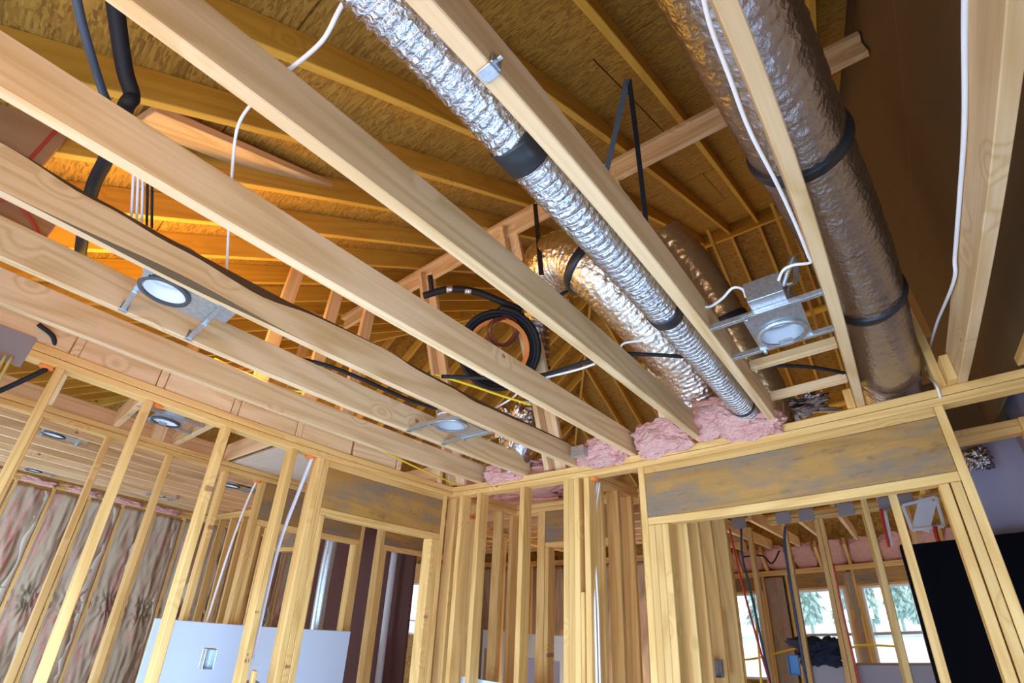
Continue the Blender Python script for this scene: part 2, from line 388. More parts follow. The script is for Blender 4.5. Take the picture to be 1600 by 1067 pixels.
for xx in ((XL1 - .04, XL1 - .002), (XL0, XL1 - .042)):
    tag(bx('header', xx, (1.443, 2.424), (.484, .730), HEAD, wl), 'darkened wide header over the left doorway' if xx[1] > XL1 - .01 else None)
bx('header_sill', (XL0, XL1), (1.443, 2.424), (.440, .483), STUD, wl)
bx('blocking', (XL1 - .02, XL1 + .018), (1.235, 1.256), (-.98, -.40), STUD, wl)
for y in (-.46, -.1, .366, .772, 1.19, 1.60, 2.0, 2.4):   # joist ends and rim blocks over the left wall
    pass
ng = bx('nail_plate', (XL1, XL1 + .004), (-.62, -.175), (.715, .862), GREYP, wl, c=.001); tag(ng, 'grey steel nail guard plate')
# ---- hall: second wall
XH = -3.82
wh = empty('wall_hall', (XH, 0, FL), kind='structure')
top_plates(wh, (XH - .089, XH), (-1.6, 6.3))
for y in (-.85, -.45, -.045, .362, .77, 1.19): bx('stud', (XH - .089, XH), (y, y + .038), (FL, ZP), STUD, wh)
for y in (1.50, 2.50, 2.73, 3.70): bx('king_stud', (XH - .089, XH), (y, y + .038), (FL, ZP), STUD, wh)
for y in (1.54, 2.46, 2.77, 3.66): bx('jack_stud', (XH - .089, XH), (y, y + .038), (FL, .439), STUD, wh)
for y in ((1.54, 2.498), (2.77, 3.698)):
    bx('header', (XH - .07, XH - .002), y, (.484, ZP - .002), HEAD, wh); bx('header_sill', (XH - .089, XH), y, (.440, .483), STUD, wh)
for y in (4.1, 4.5, 4.9): bx('stud', (XH - .089, XH), (y, y + .038), (FL, ZP), STUD, wh)
bx('bottom_plate', (XH - .089, XH), (-1.6, 1.5), (FL, FL + .038), STUD, wh)
# ---- hall ceiling joists run across the hall, ends over the left wall
hc = empty('ceiling_hall', (-3.3, 1, ZC), kind='structure')
for y in (-.44, -.035, .37, .775, 1.18, 1.96, 2.36): bx('joist', (XH - .085, XL1 - .005), (y, y + .038), (ZC, ZC + .14), PINE, hc)
for y in ((-.40, -.04), (.005, .365), (.412, .772), (.817, 1.176), (1.22, 1.58), (1.60, 1.95)): bx('rim_block', (XL1 - .045, XL1 - .007), y, (ZC + .001, ZC + .10 + random.uniform(-.01, .03)), PINE, hc)
tag(bx('plywood_panel', (-3.93, -3.02), (1.24, 1.93), (ZC + .002, ZC + .014), PLY, hc), 'pale pinkish plywood panel laid over the hall')
bx('joist', (-3.86, -2.80), (1.19, 1.228), (ZC - .0, ZC + .14), PINE, hc)
# ---- left room beyond the hall
wi = empty('wall_left_room', (-7.7, 1, FL), kind='structure')
top_plates(wi, (-7.80, -7.71), (-2.0, 5.2)); 
for k in range(17): bx('stud', (-7.80, -7.71), (-1.62 + .406 * k, -1.582 + .406 * k), (FL, ZP), STUD, wi)
def batt(name, M, wd, ht, par, seed=0, nx=26, ny=64, bulge=.03, pinch=None):
    vs, fs = [], []
    for j in range(ny + 1):
        for i in range(nx + 1):
            u, t = i / nx, j / ny; yy = (u - .5) * wd; zz = (t - .5) * ht
            q = Vector((yy * 7 + seed * 3.3, zz * 1.6, seed * 1.9)); b = bulge * math.sin(math.pi * u) ** .6
            cr_ = (0.5 - abs(noise.noise(q))) * .055 + (0.5 - abs(noise.noise(q * 2.3 + Vector((9, 2, 4))))) * .036 + noise.noise(Vector((yy * 30, zz * 14, seed))) * .006
            if pinch is not None:
                dz = zz - pinch; k = math.exp(-(dz / .16) ** 2)
                b *= 1 - .75 * k; cr_ += .03 * k * math.sin(math.atan2(dz, yy * 1.6 + .01) * 13 + seed)
            edge = min(u, 1 - u) * wd; fl_ = .012 if edge < .018 else 0
            vs.append((b + cr_ * (.3 + math.sin(math.pi * u)) + fl_, yy, zz))
    for j in range(ny):
        for i in range(nx): a = j * (nx + 1) + i; fs.append([a, a + 1, a + nx + 2, a + nx + 1])
    me = mesh(name, vs, fs, True); o = link(name, me, KRAFT, par, M)
    m = o.modifiers.new('thick', 'SOLIDIFY'); m.thickness = .012; m.offset = -1; return o
for k in range(16):
    bt = batt('insulation_batt', Matrix.Translation(V((-7.735, -1.40 + .406 * k, -.42))), .372, 2.30, wi, seed=k, pinch=-.05 + .02 * math.sin(k * 2))
    vs, fs = [], []
    for j_ in range(41):                       # loose stapled paper flap along one edge of the batt
        z_ = -1.14 + 2.28 * j_ / 40; a_ = .030 + .026 * noise.noise(Vector((z_ * 2.3, k * 3.1, 1))); b_ = .022 * noise.noise(Vector((z_ * 3.1, k * 1.7, 5)))
        for q_ in range(4): vs.append((.016 + a_ * (.1, .55, .8, .75)[q_], .185 + b_ * .3 - (.0, .035, .08, .12)[q_] * (.25 + 60 * abs(a_ - .03)) , z_))
    for j_ in range(40):
        for q_ in range(3): a0_ = j_ * 4 + q_; fs.append([a0_, a0_ + 1, a0_ + 5, a0_ + 4])
    fp = link('paper_flap', mesh('paper_flap', vs, fs, True), FLAP, bt, Matrix.Identity(4), local=True)
    m_ = fp.modifiers.new('thick', 'SOLIDIFY'); m_.thickness = .002
lc = empty('ceiling_left_room', (-6, 1, ZC), kind='structure')
for k in range(9): bx('joist', (-4.19 - .4064 * k, -4.152 - .4064 * k), (-2.0, 5.2), (ZC, ZC + .184), PINE, lc)
bx('crossing_plate', (-7.7, -3.9), (2.30, 2.39), (ZC - .04, ZC - .001), STUD, lc)
wc = empty('wall_left_cross', (-5.2, 2.3, FL), kind='structure')      # cross wall of the left room with a small header
bx('top_plate', (-7.7, -3.92), (2.30, 2.39), (ZC - .08, ZC - .041), STUD, wc)
for x in (-4.35, -4.65, -5.45, -5.75, -6.2, -6.6, -7.0): bx('stud', (x, x + .038), (2.30, 2.39), (FL, ZC - .082), STUD, wc)
bx('header', (-5.41, -4.66), (2.302, 2.36), (.40, .66), HEAD, wc); bx('header_sill', (-5.41, -4.66), (2.30, 2.39), (.36, .399), STUD, wc)
bx('header_nailer', (-5.41, -4.66), (2.30, 2.39), (.661, .70), STUD, wc)
tag(bx('dark_sheet', (-6.6, -4.0), (3.3, 3.33), (FL, .8), DUSTY, wc), 'dark brick-red sheathing behind the cross wall')

# ---- closet and inner walls behind the front wall
wk = empty('wall_closet', (-2, 3.3, FL), kind='structure')
top_plates(wk, (-2.769, -1.60), (3.30, 3.39))
for x in (-2.76, -2.45, -2.412, -1.64): bx('stud', (x, x + .038), (3.30, 3.39), (FL, ZP), STUD, wk)
bx('header', (-2.37, -1.645), (3.302, 3.36), (.520, ZP - .002), HEAD, wk); bx('header_sill', (-2.37, -1.645), (3.30, 3.39), (.478, .519), STUD, wk)
bx('jack_stud', (-2.37, -2.334), (3.30, 3.39), (FL, .477), STUD, wk)
top_plates(wk, (-1.60, -1.511), (2.602, 3.39)); top_plates(wk, (-1.51, -1.0), (3.27, 3.36))
for y in (2.72, 2.95, 3.16): bx('stud', (-1.60, -1.511), (y, y + .038), (FL, ZP), STUD, wk)
for x in (-1.50, -1.36, -1.21): bx('stud', (x, x + .038), (3.27, 3.36), (FL, ZP), STUD, wk)
top_plates(wk, (XL0, XL1), (2.602, 3.30))
for y in (2.80, 3.1): bx('stud', (XL0, XL1), (y, y + .038), (FL, ZP), STUD, wk)
wp = empty('wall_passage', (-1.0, 3, FL), kind='structure')
for y, x0 in ((2.66, -1.03), (2.82, -1.02), (3.10, -1.03), (3.50, -1.05)): bx('stud', (x0, x0 + .089), (y, y + .038), (FL, ZP), STUD, wp)
top_plates(wp, (-1.04, -.951), (2.602, 3.60))
# ---- wall across the back room, with nail guards
wb = empty('wall_back_room', (0, 5.3, FL), kind='structure')
top_plates(wb, (-1.0, 1.8), (5.25, 5.34))
for x in (-1.23, -.885, -.575, -.15, .2, .55): bx('stud', (x, x + .042), (5.25, 5.34), (FL, ZP), STUD, wb)
bx('stud', (-.53, -.492), (5.25, 5.34), (FL, ZP), STUD, wb)
for x in (-1.36, -.92, -.70, -.34, .01, .16): bx('nail_plate', (x, x + .14), (5.243, 5.249), (ZC - .085, ZC + .03), GREYP, wb, c=.001)
bx('stud', (-0.093, 3.800, 0.625)[0:1] and ((-0.093, 3.800, 0.625)[0], (-0.093, 3.800, 0.625)[0] + .038), (3.8, 3.889), (FL, .70), STUD, wb)
bx('stud', ((0.059, 2.800, 0.471)[0], (0.059, 2.800, 0.471)[0] + .038), (2.8, 2.889), (FL, .60), STUD, wb)
bc = empty('ceiling_back_room', (0, 7, ZC), kind='structure')
for k in range(11): bx('joist', (-2.84 + .4064 * k, -2.80 + .4064 * k), (5.34, 8.35), (ZC, ZC + .14), PINE, bc)
bx('cross_brace', (-1.6, 1.2), (6.2, 6.24), (ZC + .142, ZC + .18), RAFT, bc)
# ---- far window wall
YW = 8.6
ww = empty('wall_far', (-1, YW, FL), kind='structure')
ztp = .47
bx('top_plate', (-3.4, 2.4), (YW, YW + .14), (ztp, ztp + .04), STUD, ww); bx('top_plate', (-3.4, 2.4), (YW, YW + .14), (ztp + .041, ztp + .08), STUD, ww)
wins = [(-2.53, -1.93), (-1.45, -.72), (-.50, .16)]; wz0, wz1 = -1.02, .235
bx('sheathing', (-3.4, 2.4), (YW + .145, YW + .16), (FL, wz0), OSB, ww); bx('sheathing', (-3.4, 2.4), (YW + .145, YW + .16), (wz1, 1.2), OSB, ww)
prev = -3.4
for a, b in wins + [(2.4, 2.4)]:
    bx('sheathing', (prev, a), (YW + .145, YW + .16), (wz0, wz1), OSB, ww)
    if a < 2: 
        bx('header', (a - .04, b + .04), (YW + .002, YW + .13), (wz1 + .03, ztp - .002), HEAD, ww); bx('header_sill', (a - .04, b + .04), (YW, YW + .14), (wz1 + .001, wz1 + .029), STUD, ww)
        for x in (a - .08, a - .04, b, b + .04): bx('jack_stud', (x, x + .038), (YW, YW + .14), (FL, wz1 if x in (a - .04, b) else ztp), STUD, ww)
        batt('insulation_batt', Matrix.Translation(V(((prev + a) / 2 - .02, YW + .05, -.55))) @ Matrix.Rotation(-math.pi / 2, 4, 'Z'), max(.2, a - prev - .2), 2.0, ww, seed=int(a * 10) + 40)
    prev = b
for i, (a, b) in enumerate(wins):
    wn = empty('window_%d' % (i + 1), ((a + b) / 2, YW + .1, wz0), kind='structure')
    for nm, x, z in (('frame_stile', (a, a + .035), (wz0, wz1)), ('frame_stile', (b - .035, b), (wz0, wz1)), ('frame_rail', (a + .036, b - .036), (wz0, wz0 + .035)), ('frame_rail', (a + .036, b - .036), (wz1 - .035, wz1))):
        bx(nm, x, (YW + .06, YW + .13), z, WVIN, wn)
    if i > 0: bx('meeting_rail', (a + .036, b - .036), (YW + .07, YW + .11), (-.42, -.38), DRYG, wn)
    for z in ((wz0 + .036, -.421), (-.379, wz1 - .036)): bx('pane', (a + .036, b - .036), (YW + .085, YW + .089), z, GLASS, wn, c=.0005)
# sloped pink insulation between short rafters at the far eave
ev = empty('ceiling_far_eave', (-1, 8.4, .7), kind='structure')
for k in range(13):
    x = -3.0 + .4064 * k
    beam('rafter', (x, 8.28, .86), (x, 8.72, .55), .045, .12, STUD, ev)
    o = blob('insulation_batt', (x + .203, 8.52, .725), (.17, .045, .25), PINK, ev, sub=4, amp=.22, freq=1.7, seed=k + 3); o.rotation_euler = (math.radians(52), 0, 0)
bx('roof_deck', (-3.4, 2.6), (8.77, 8.785), (.50, 1.3), OSB, ev)
bx('gable_sheathing', (-9.0, 2.6), (10.2, 10.215), (1.31, 2.4), OSB, ev)
bx('soffit', (-3.4, 2.6), (8.79, 10.2), (1.29, 1.305), OSB, ev)
bx('gable_sheathing', (2.45, 2.465), (5.3, 10.2), (-1.6, 4.9), OSB, ev)
# ---- wall far behind the closet: kraft batts, small window
YZ = 6.2
wz = empty('wall_far_left', (-4, YZ, FL), kind='structure')
bx('top_plate', (-7.8, -1.7), (YZ, YZ + .09), (.62, .658), STUD, wz); bx('top_plate', (-7.8, -1.7), (YZ, YZ + .09), (.659, .70), STUD, wz)
for k in range(14):
    x = -7.15 + .4064 * k
    bx('stud', (x, x + .038), (YZ, YZ + .09), (FL, .619), STUD, wz)
    if k < 13: batt('insulation_batt', Matrix.Translation(V((x + .222, YZ + .03, -.49))) @ Matrix.Rotation(-math.pi / 2, 4, 'Z'), .372, 2.20, wz, seed=k + 70, ny=40)
wa, wb_, wz0_, wz1_ = -7.66, -7.20, -.55, .34
bx('sheathing', (-7.82, wa - .005), (YZ + .1, YZ + .115), (FL, 1.0), OSB, wz); bx('sheathing', (wa - .005, wb_ + .005), (YZ + .1, YZ + .115), (FL, wz0_ - .005), OSB, wz)
bx('sheathing', (wa - .005, wb_ + .005), (YZ + .1, YZ + .115), (wz1_ + .005, 1.0), OSB, wz); bx('sheathing', (wb_ + .005, -1.7), (YZ + .1, YZ + .115), (FL, 1.0), OSB, wz)
bx('header', (wa - .04, wb_ + .04), (YZ, YZ + .09), (wz1_ + .006, .619), STUD, wz)
w4 = empty('window_4', (-7.43, YZ + .05, wz0_), kind='structure')
for nm, x, z in (('frame_stile', (wa, wa + .03), (wz0_, wz1_)), ('frame_stile', (wb_ - .03, wb_), (wz0_, wz1_)), ('frame_rail', (wa + .031, wb_ - .031), (wz0_, wz0_ + .03)), ('frame_rail', (wa + .031, wb_ - .031), (wz1_ - .03, wz1_))): bx(nm, x, (YZ + .02, YZ + .08), z, WVIN, w4)
bx('meeting_rail', (wa + .031, wb_ - .031), (YZ + .03, YZ + .07), (-.33, -.30), WVIN, w4); bx('pane', (wa + .031, wb_ - .031), (YZ + .045, YZ + .049), (wz0_ + .031, wz1_ - .031), GLASS, w4, c=.0005)
cl = empty('ceiling_far_left', (-3, 6, ZC), kind='structure')
for k in range(9): bx('joist', (-7.6, -1.7), (3.75 + .4064 * k, 3.79 + .4064 * k), (ZC, ZC + .14), PINE, cl)
# ---- gypsum fire wall on the right, wall behind the camera
wr = empty('wall_right', (.74, 0, FL), kind='structure')
XD = .735
for a, b in ((-1.2, 1.02), (1.025, 3.24), (3.245, 6.2)):
    bx('gypsum_panel', (XD, XD + .0125), (a, b), (.905, 2.12), DRYB, wr, c=.001)
    bx('gypsum_panel', (XD, XD + .0125), (a, b), (2.125, 5.2), DRYB, wr, c=.001)
bx('ledger', (XD - .04, XD - .001), (-1.0, YF - .01), (.86, .90), STUD, wr)
bx('gypsum_panel', (XD + .02, XD + .033), (-1.0, YF), (FL, .9), CARD, wr, c=.001)
for y in (-.9, -.1, .7, 1.5, 2.3): bx('stud', (XD + .034, XD + .123), (y, y + .038), (FL, .9), STUD, wr)
we = empty('wall_rear', (-1, -.95, FL), kind='structure')
bx('sheathing', (-2.77, .73), (-1.05, -.93), (FL, -1.15), DRYW, we); bx('sheathing', (-2.77, .73), (-1.05, -.93), (.25, .85), DRYW, we)
bx('sheathing', (-2.77, -2.35), (-1.05, -.93), (-1.15, .25), DRYW, we); bx('sheathing', (-.25, .73), (-1.05, -.93), (-1.15, .25), DRYW, we)  # gap left between the pieces for the assumed rear window

# ---------------------------------------------------------------- roof: two slopes meeting at a ridge, hip end to the left
rf = empty('roof', (-1.2, 2.5, 2.5), kind='structure')
S = .585; Z0 = 1.53; RD = .14 * math.sqrt(1 + S * S); YR = 5.6; ZR = Z0 + S * YR; XP = -3.1; HS = .747
def zn(y): return Z0 + S * y
def zh(x): return ZR + HS * (x - XP)
def zf(y): return ZR - S * (y - YR)
def hipy(x): return (zh(x) - Z0) / S
def hipyf(x): return YR + (ZR - zh(x)) / S
kx = [.474 - .4064 * k for k in range(22)]
for x in kx:
    y1 = YR - .02 if x > XP else hipy(x)
    if y1 < -.4: continue
    y0 = -1.0
    up = (0, -S, 1)
    beam('rafter', (x + .019, y0, zn(y0) + RD / 2), (x + .019, y1, zn(y1) + RD / 2), .038, .14, RAFT, rf, up=(0, 0, 1))
    yf = YR + .02 if x > XP else hipyf(x)
    if yf < 10.4: beam('rafter', (x + .019, yf, zf(yf) + RD / 2), (x + .019, 10.6, zf(10.6) + RD / 2), .038, .14, RAFT, rf)
bx('ridge_board', (XP, XD), (YR - .02, YR + .02), (ZR - .06, ZR + .19), RAFT, rf)
for k in range(24):                              # hip jacks run along X
    y = -.4 + .4064 * k
    # where the hip plane meets the near or far slope at this y
    zz = zn(y) if y < YR else zf(y)
    x1 = XP + (zz - ZR) / HS
    if x1 < -8: continue
    beam('jack_rafter', (-8.2, y, zh(-8.2) + RD / 2), (x1, y, zh(x1) + RD / 2), .038, .14, RAFT, rf)
for sgn in (0, 1):
    xe = -7.2; ye = hipy(xe) if sgn == 0 else hipyf(xe)
    beam('hip_rafter', (XP, YR, ZR + .06), (xe, ye, zh(xe) + .06), .04, .19, RAFT, rf)
beam('cross_blocking', (XP, 7.0, zf(7.0) - .02), (XD, 7.0, zf(7.0) - .02), .14, .04, RAFT, rf)
beam('cross_blocking', (XP, 8.6, zf(8.6) - .02), (XD, 8.6, zf(8.6) - .02), .14, .04, RAFT, rf)
for x in (-.86, -.05, -1.7): beam('ridge_brace', (x, YR - .9, zn(YR - .9) - .02), (x, YR + .5, 3.0), .038, .089, RAFT, rf)
# roof deck of strand board sheets: near slope, far slope, hip end
SQ = math.sqrt(1 + S * S)
def sheet(a, b, c_, d, par=rf):                   # four corners, real thickness
    vs = [V(p) for p in (a, b, c_, d)]; o = sum(vs, Vector()) / 4
    n_ = (vs[2] - vs[0]).cross(vs[3] - vs[1]).normalized(); X = Vector((1, 0, 0)); X = (X - n_ * X.dot(n_)).normalized()
    if n_.z < 0: n_ = -n_
    Y = n_.cross(X); R = Matrix((X, Y, n_)).transposed(); Ri = R.inverted()
    l = [Ri @ (v_ - o) for v_ in vs]; t = .012
    ver = [(p.x, p.y, 0) for p in l] + [(p.x, p.y, t) for p in l]
    me = mesh('deck_panel', ver, [[3, 2, 1, 0], [4, 5, 6, 7], [0, 1, 5, 4], [1, 2, 6, 5], [2, 3, 7, 6], [3, 0, 4, 7]])
    return link('deck_panel', me, OSB, par, Matrix.Translation(o) @ R.to_4x4())
E8 = .007
for q in (((XD, -1.02, zn(-1.02)), (-9, -1.02, zn(-1.02)), (-9, YR, ZR), (XD, YR, ZR)), ((2.6, YR, ZR), (-9, YR, ZR), (-9, 10.7, zf(10.7)), (2.6, 10.7, zf(10.7)))):
    o = sheet(*[(p[0], p[1], p[2] + RD + .022) for p in q]); o.name = 'underlayment'; o.data.materials.clear(); o.data.materials.append(DARK)
row = 0; y = -1.02
while y < YR:
    y2 = min(y + 1.22 / SQ, YR); xs = XD - (0 if row % 2 else 1.22); x = XD; cuts = [XD]
    while xs > -9.0: cuts.append(xs); xs -= 2.44
    cuts.append(-9.0); zt = RD + .002
    for a, b in zip(cuts, cuts[1:]):
        hx = lambda yy: XP + (zn(yy) - ZR) / HS           # deck stops at the hip
        a0, a1 = a - E8, a - E8; b0, b1 = max(b, hx(y)), max(b, hx(y2))
        if b0 > a0 and b1 > a1: continue
        if b1 > a1: b1 = a1 - .001
        if b0 > a0: b0 = a0 - .001
        sheet((a0, y + E8, zn(y) + zt), (b0, y + E8, zn(y) + zt), (b1, y2, zn(y2) + zt), (a1, y2, zn(y2) + zt))
    y = y2; row += 1
y = YR
while y < 10.6:
    y2 = min(y + 1.22 / SQ, 10.7); xs = 2.6 - (0 if row % 2 else 1.22); cuts = [2.6]
    while xs > -9.0: cuts.append(xs); xs -= 2.44
    cuts.append(-9.0)
    for a, b in zip(cuts, cuts[1:]):
        hx = lambda yy: XP + (zf(yy) - ZR) / HS
        a0 = a - E8; b0, b1 = max(b, hx(y)), max(b, hx(y2))
        if b0 > a0 and b1 > a0: continue
        if b0 > a0: b0 = a0 - .001
        sheet((a0, y + E8, zf(y) + zt), (b0, y + E8, zf(y) + zt), (b1, y2, zf(y2) + zt), (a0, y2, zf(y2) + zt))
    y = y2; row += 1
x = XP
while x > -8.4:
    x2 = x - 1.22 / math.sqrt(1 + HS * HS)
    ya, yb = hipy(x) if x < XP else YR, hipyf(x) if x < XP else YR; ya2, yb2 = hipy(x2), hipyf(x2); ym, ym2 = (ya + yb) / 2, (ya2 + yb2) / 2
    sheet((x - E8, ya, zh(x) + zt), (x - E8, ym, zh(x) + zt), (x2, ym2 - E8, zh(x2) + zt), (x2, ya2, zh(x2) + zt))
    sheet((x - E8, ym + .001, zh(x) + zt), (x - E8, yb + .002, zh(x) + zt), (x2, yb2, zh(x2) + zt), (x2, ym2, zh(x2) + zt))
    x = x2

# ---------------------------------------------------------------- ceiling joists: each a thing
JY0, JY1 = -.92, 2.56
JG = 'ceiling joists over the room'
def joist(x, label, mat=PINE, y1=JY1):
    return tag(bx('ceiling_joist', (x, x + .038), (JY0, y1), (ZC + .0005, ZC + .14), mat), label, 'joist', JG)
joist(.037, 'pale ceiling joist in front of the large foil duct, holding the open light')
joist(-.370, 'ceiling joist hugging the thin silver flexible duct, metal clip on its lower edge')
joist(-.772, 'long ceiling joist with a round knot, next left of the thin silver duct', PINE)
joist(-1.190, 'ceiling joist third left from the silver duct, round knot near its left end')
joist(-2.010, 'ceiling joist carrying the lower brackets of the dark-ringed recessed light')
joist(-2.425, 'leftmost ceiling joist, just above the left wall top plates')
# the waney joist: its upper edge dips and keeps bark
def waney():
    n_ = 70; vs, fs = [], []; L = 2.56 + .92
    for i in range(n_ + 1):
        s = i / n_ * L; t = s - .92
        wane = max(0, .030 * noise.noise(Vector((s * 1.3, 4.2, 1))) + .020 + .014 * noise.noise(Vector((s * 5, 1, 1)))) + .018 * math.exp(-((t - .45) / .16) ** 2)
        lo = max(0, .020 * math.exp(-((t - .15) / .28) ** 2))
        h = .14; w2 = .019
        prof = [(-w2, 0), (w2 - lo * .8, 0), (w2, lo), (w2, h - wane), (w2 - min(.03, wane * .9), h), (-w2, h)]
        for a, b in prof: vs.append((s, -a, b))
    m = 6
    for i in range(n_):
        for k in range(m): k2 = (k + 1) % m; fs.append([i * m + k, i * m + k2, (i + 1) * m + k2, (i + 1) * m + k])
    fs.append(list(range(m))[::-1]); fs.append([n_ * m + k for k in range(m)])
    me = mesh('waney_joist', vs, fs); me.materials.append(PINE); me.materials.append(BARK)
    for i in range(n_):
        for k in (1, 3): me.polygons[i * m + k].material_index = 1
    bm = bmesh.new(); bm.from_mesh(me); bmesh.ops.recalc_face_normals(bm, faces=bm.faces); bm.to_mesh(me); bm.free()
    R = Matrix(((0, -1, 0), (1, 0, 0), (0, 0, 1))).to_4x4()
    return tag(link('ceiling_joist', me, None, None, Matrix.Translation(V((-1.581, JY0, ZC + .0005))) @ R), 'waney ceiling joist with a wavy bark-edged top beside the dark-ringed light', 'joist', JG)
waney()
tag(bx('rim_joist', (.463, .505), (JY0, YF + .05), (ZC + .0005, ZC + .145), PINE), 'rightmost heavy joist with long grain beside the brown gypsum wall', 'joist')
jb = bx('joist_block', (.424, .462), (YF - .075, YF + .02), (ZC + .001, ZC + .12), STUD); tag(jb, 'short upright block on the top plate against the rightmost joist', 'block')
jb = bx('joist_block', (-.005, .035), (YF - .01, YF + .06), (ZC + .001, ZC + .10), STUD); tag(jb, 'small orange block on the top plate left of the pale joist end', 'block')
st = bx('gable_stud', (.385, .423), (YF, YF + .089), (ZC + .001, 1.75), STUD); tag(st, 'bare upright stud standing on the top plate right of the large foil duct', 'stud')
st = bx('gable_stud', ((0.446, 2.750, 1.626)[0] - .03, (0.446, 2.750, 1.626)[0] + .05), (2.75, 2.79), (1.22, 2.0), STUD); tag(st, 'short wide board hanging behind the bare stud beside the large duct', 'stud')
for (yy, lab) in ((2.02, 'wooden crosspiece just behind the open recessed light'), (2.42, 'wooden crosspiece nearest the front wall, under the black cable')):
    tag(bx('cross_piece', (-.33, .034), (yy - .03, yy + .01), (ZC + .10, ZC + .139), PINE), lab, 'crosspiece')
# strongback under the rafters and its slanting braces
pl = empty('strongback', (-1.8, 1.95, 2.6), 'long wooden strongback crossing under the rafters with slanting braces', 'brace')
bx('cap_board', (-4.0, XD - .01), (1.90, 1.99), (zn(1.9) - .042, zn(1.9) - .004), PINE, pl); bx('side_board', (-4.0, XD - .01), (1.952, 1.99), (zn(1.9) - .135, zn(1.9) - .043), PINE, pl)
for i, (x, yb_) in enumerate(((-.93, 2.52), (-1.79, 2.54), (-2.72, 2.54))):
    lab = ('right slanting brace', 'middle slanting brace in front of the coil', 'left slanting brace')[i]
    tag(beam('brace', (x, 1.93, zn(1.9) - .06), (x, yb_, ZC + .02), .038, .089, PINE, pl, up=(0, 1, .4)), lab)
    tag(beam('brace', (x + .062, 1.96, zn(1.9) - .06), (x + .062, yb_ + .05, ZC + .02), .084, .036, PINE, pl, up=(0, 1, .4)), lab)
at_ = empty('attic_posts', (-3, 1, ZC), kind='structure')
for (p, q) in (((-2.720, 0.842, 1.934), 0), ((-2.740, 1.178, 1.953), 0), ((-2.760, 1.483, 1.933), 0)):
    bx('post', (p[0] - .02, p[0] + .02), (p[1], p[1] + .089), (ZC + .002, p[2] + .15), PINE, at_)
bx('post', (-3.86, -3.82), (.62, .71), (ZC, zn(.6)), PINE, at_); bx('post', (-3.86, -3.82), (1.5, 1.59), (ZC, zn(1.5)), PINE, at_)
o = beam('diagonal_board', (-1.735, -0.229, 1.516), (-2.027, 0.695, 2.057), .16, .036, PINE); tag(o, 'wide diagonal board nailed under the rafters, glowing on its lower edge', 'board')
pn = empty('marked_panel', (-1.900, -0.490, 1.268), 'brown plywood sheet with red painted line under the eave', 'panel')
bx('sheet', (-1.93, -1.9), (-.95, -.40), (1.10, 1.42), ORPLY, pn); bx('red_stripe', (-1.899, -1.897), (-.445, -.432), (1.101, 1.419), REDL, pn, c=.0005)
pn = empty('marked_panel', (-2.200, -0.382, 1.114), 'orange plywood scrap with red swirls at the far left', 'panel')
bx('sheet', (-2.24, -2.21), (-.95, -.30), (1.0, 1.22), ORPLY, pn)
for k in range(2): tube('red_swirl', [(-2.205, -.75 + .2 * k, 1.12), (-2.205, -.66 + .2 * k, 1.18), (-2.205, -.56 + .2 * k, 1.13), (-2.205, -.50 + .2 * k, 1.07), (-2.205, -.42 + .2 * k, 1.1)], .008, REDL, pn, seg=6)

# ---------------------------------------------------------------- ducts
d1 = empty('flexible_duct', (-.455, 1, .96), 'thin silver ribbed flexible duct running along a ceiling joist', 'duct')
pts = [(-.47, -.7, 1.0), (-.455, -.1, .975), (-.452, .3, .965), (-.46, .7, .955), (-.462, 1.2, .95), (-.463, 1.7, .945), (-.462, 2.2, .935), (-.46, 2.50, .93), (-.46, 2.62, .92)]
o, P, org = duct_skin('sleeve', pts, .058, FOIL, d1, step=.0045, seg=64, rib=.027, ribamp=.10, cr=.09, cs=40)
hel = []; s = 0                                # the wire helix inside the sleeve shows as bright ribs
for i in range(0, len(P)):
    if i % 6 == 0:
        pass
def near(P, org, y): return min(range(len(P)), key=lambda i: abs(P[i].y + org.y - y))
for yy, hw, lab in ((.53, 9, 'wide black tape band'), (1.36, 6, 'black tape band'), (2.33, 3, 'narrow black strap by the pink insulation')):
    i = near(P, org, yy); tag(band('tape_band', P, org, i - hw, i + hw, .064, TAPE, d1), lab)
ribs_v, ribs_f = [], []
step_i = 6
for i in range(3, len(P) - 3, step_i):
    T = (P[i + 1] - P[i - 1]).normalized(); N = (Vector((0, 0, 1)) - T * T.z).normalized(); B = T.cross(N); b0 = len(ribs_v); sg = 40
    for k in range(sg):
        a = 2 * math.pi * k / sg; rr = .0598 * (1 + .012 * math.sin(3 * a + i)); c_ = P[i] + (N * math.cos(a) + B * math.sin(a)) * rr + T * .004 * math.sin(a + i)
        out_ = (N * math.cos(a) + B * math.sin(a))
        for q in range(4): ph = q * math.pi / 2; ribs_v.append(c_ + out_ * math.cos(ph) * .0013 + T * math.sin(ph) * .0013)
    for k in range(sg):
        k2 = (k + 1) % sg
        for q in range(4): q2 = (q + 1) % 4; ribs_f.append([b0 + k * 4 + q, b0 + k2 * 4 + q, b0 + k2 * 4 + q2, b0 + k * 4 + q2])
tag(link('rib_wires', mesh('rib_wires', ribs_v, ribs_f, True), WIREM, d1, Matrix.Translation(org)), kind='stuff')

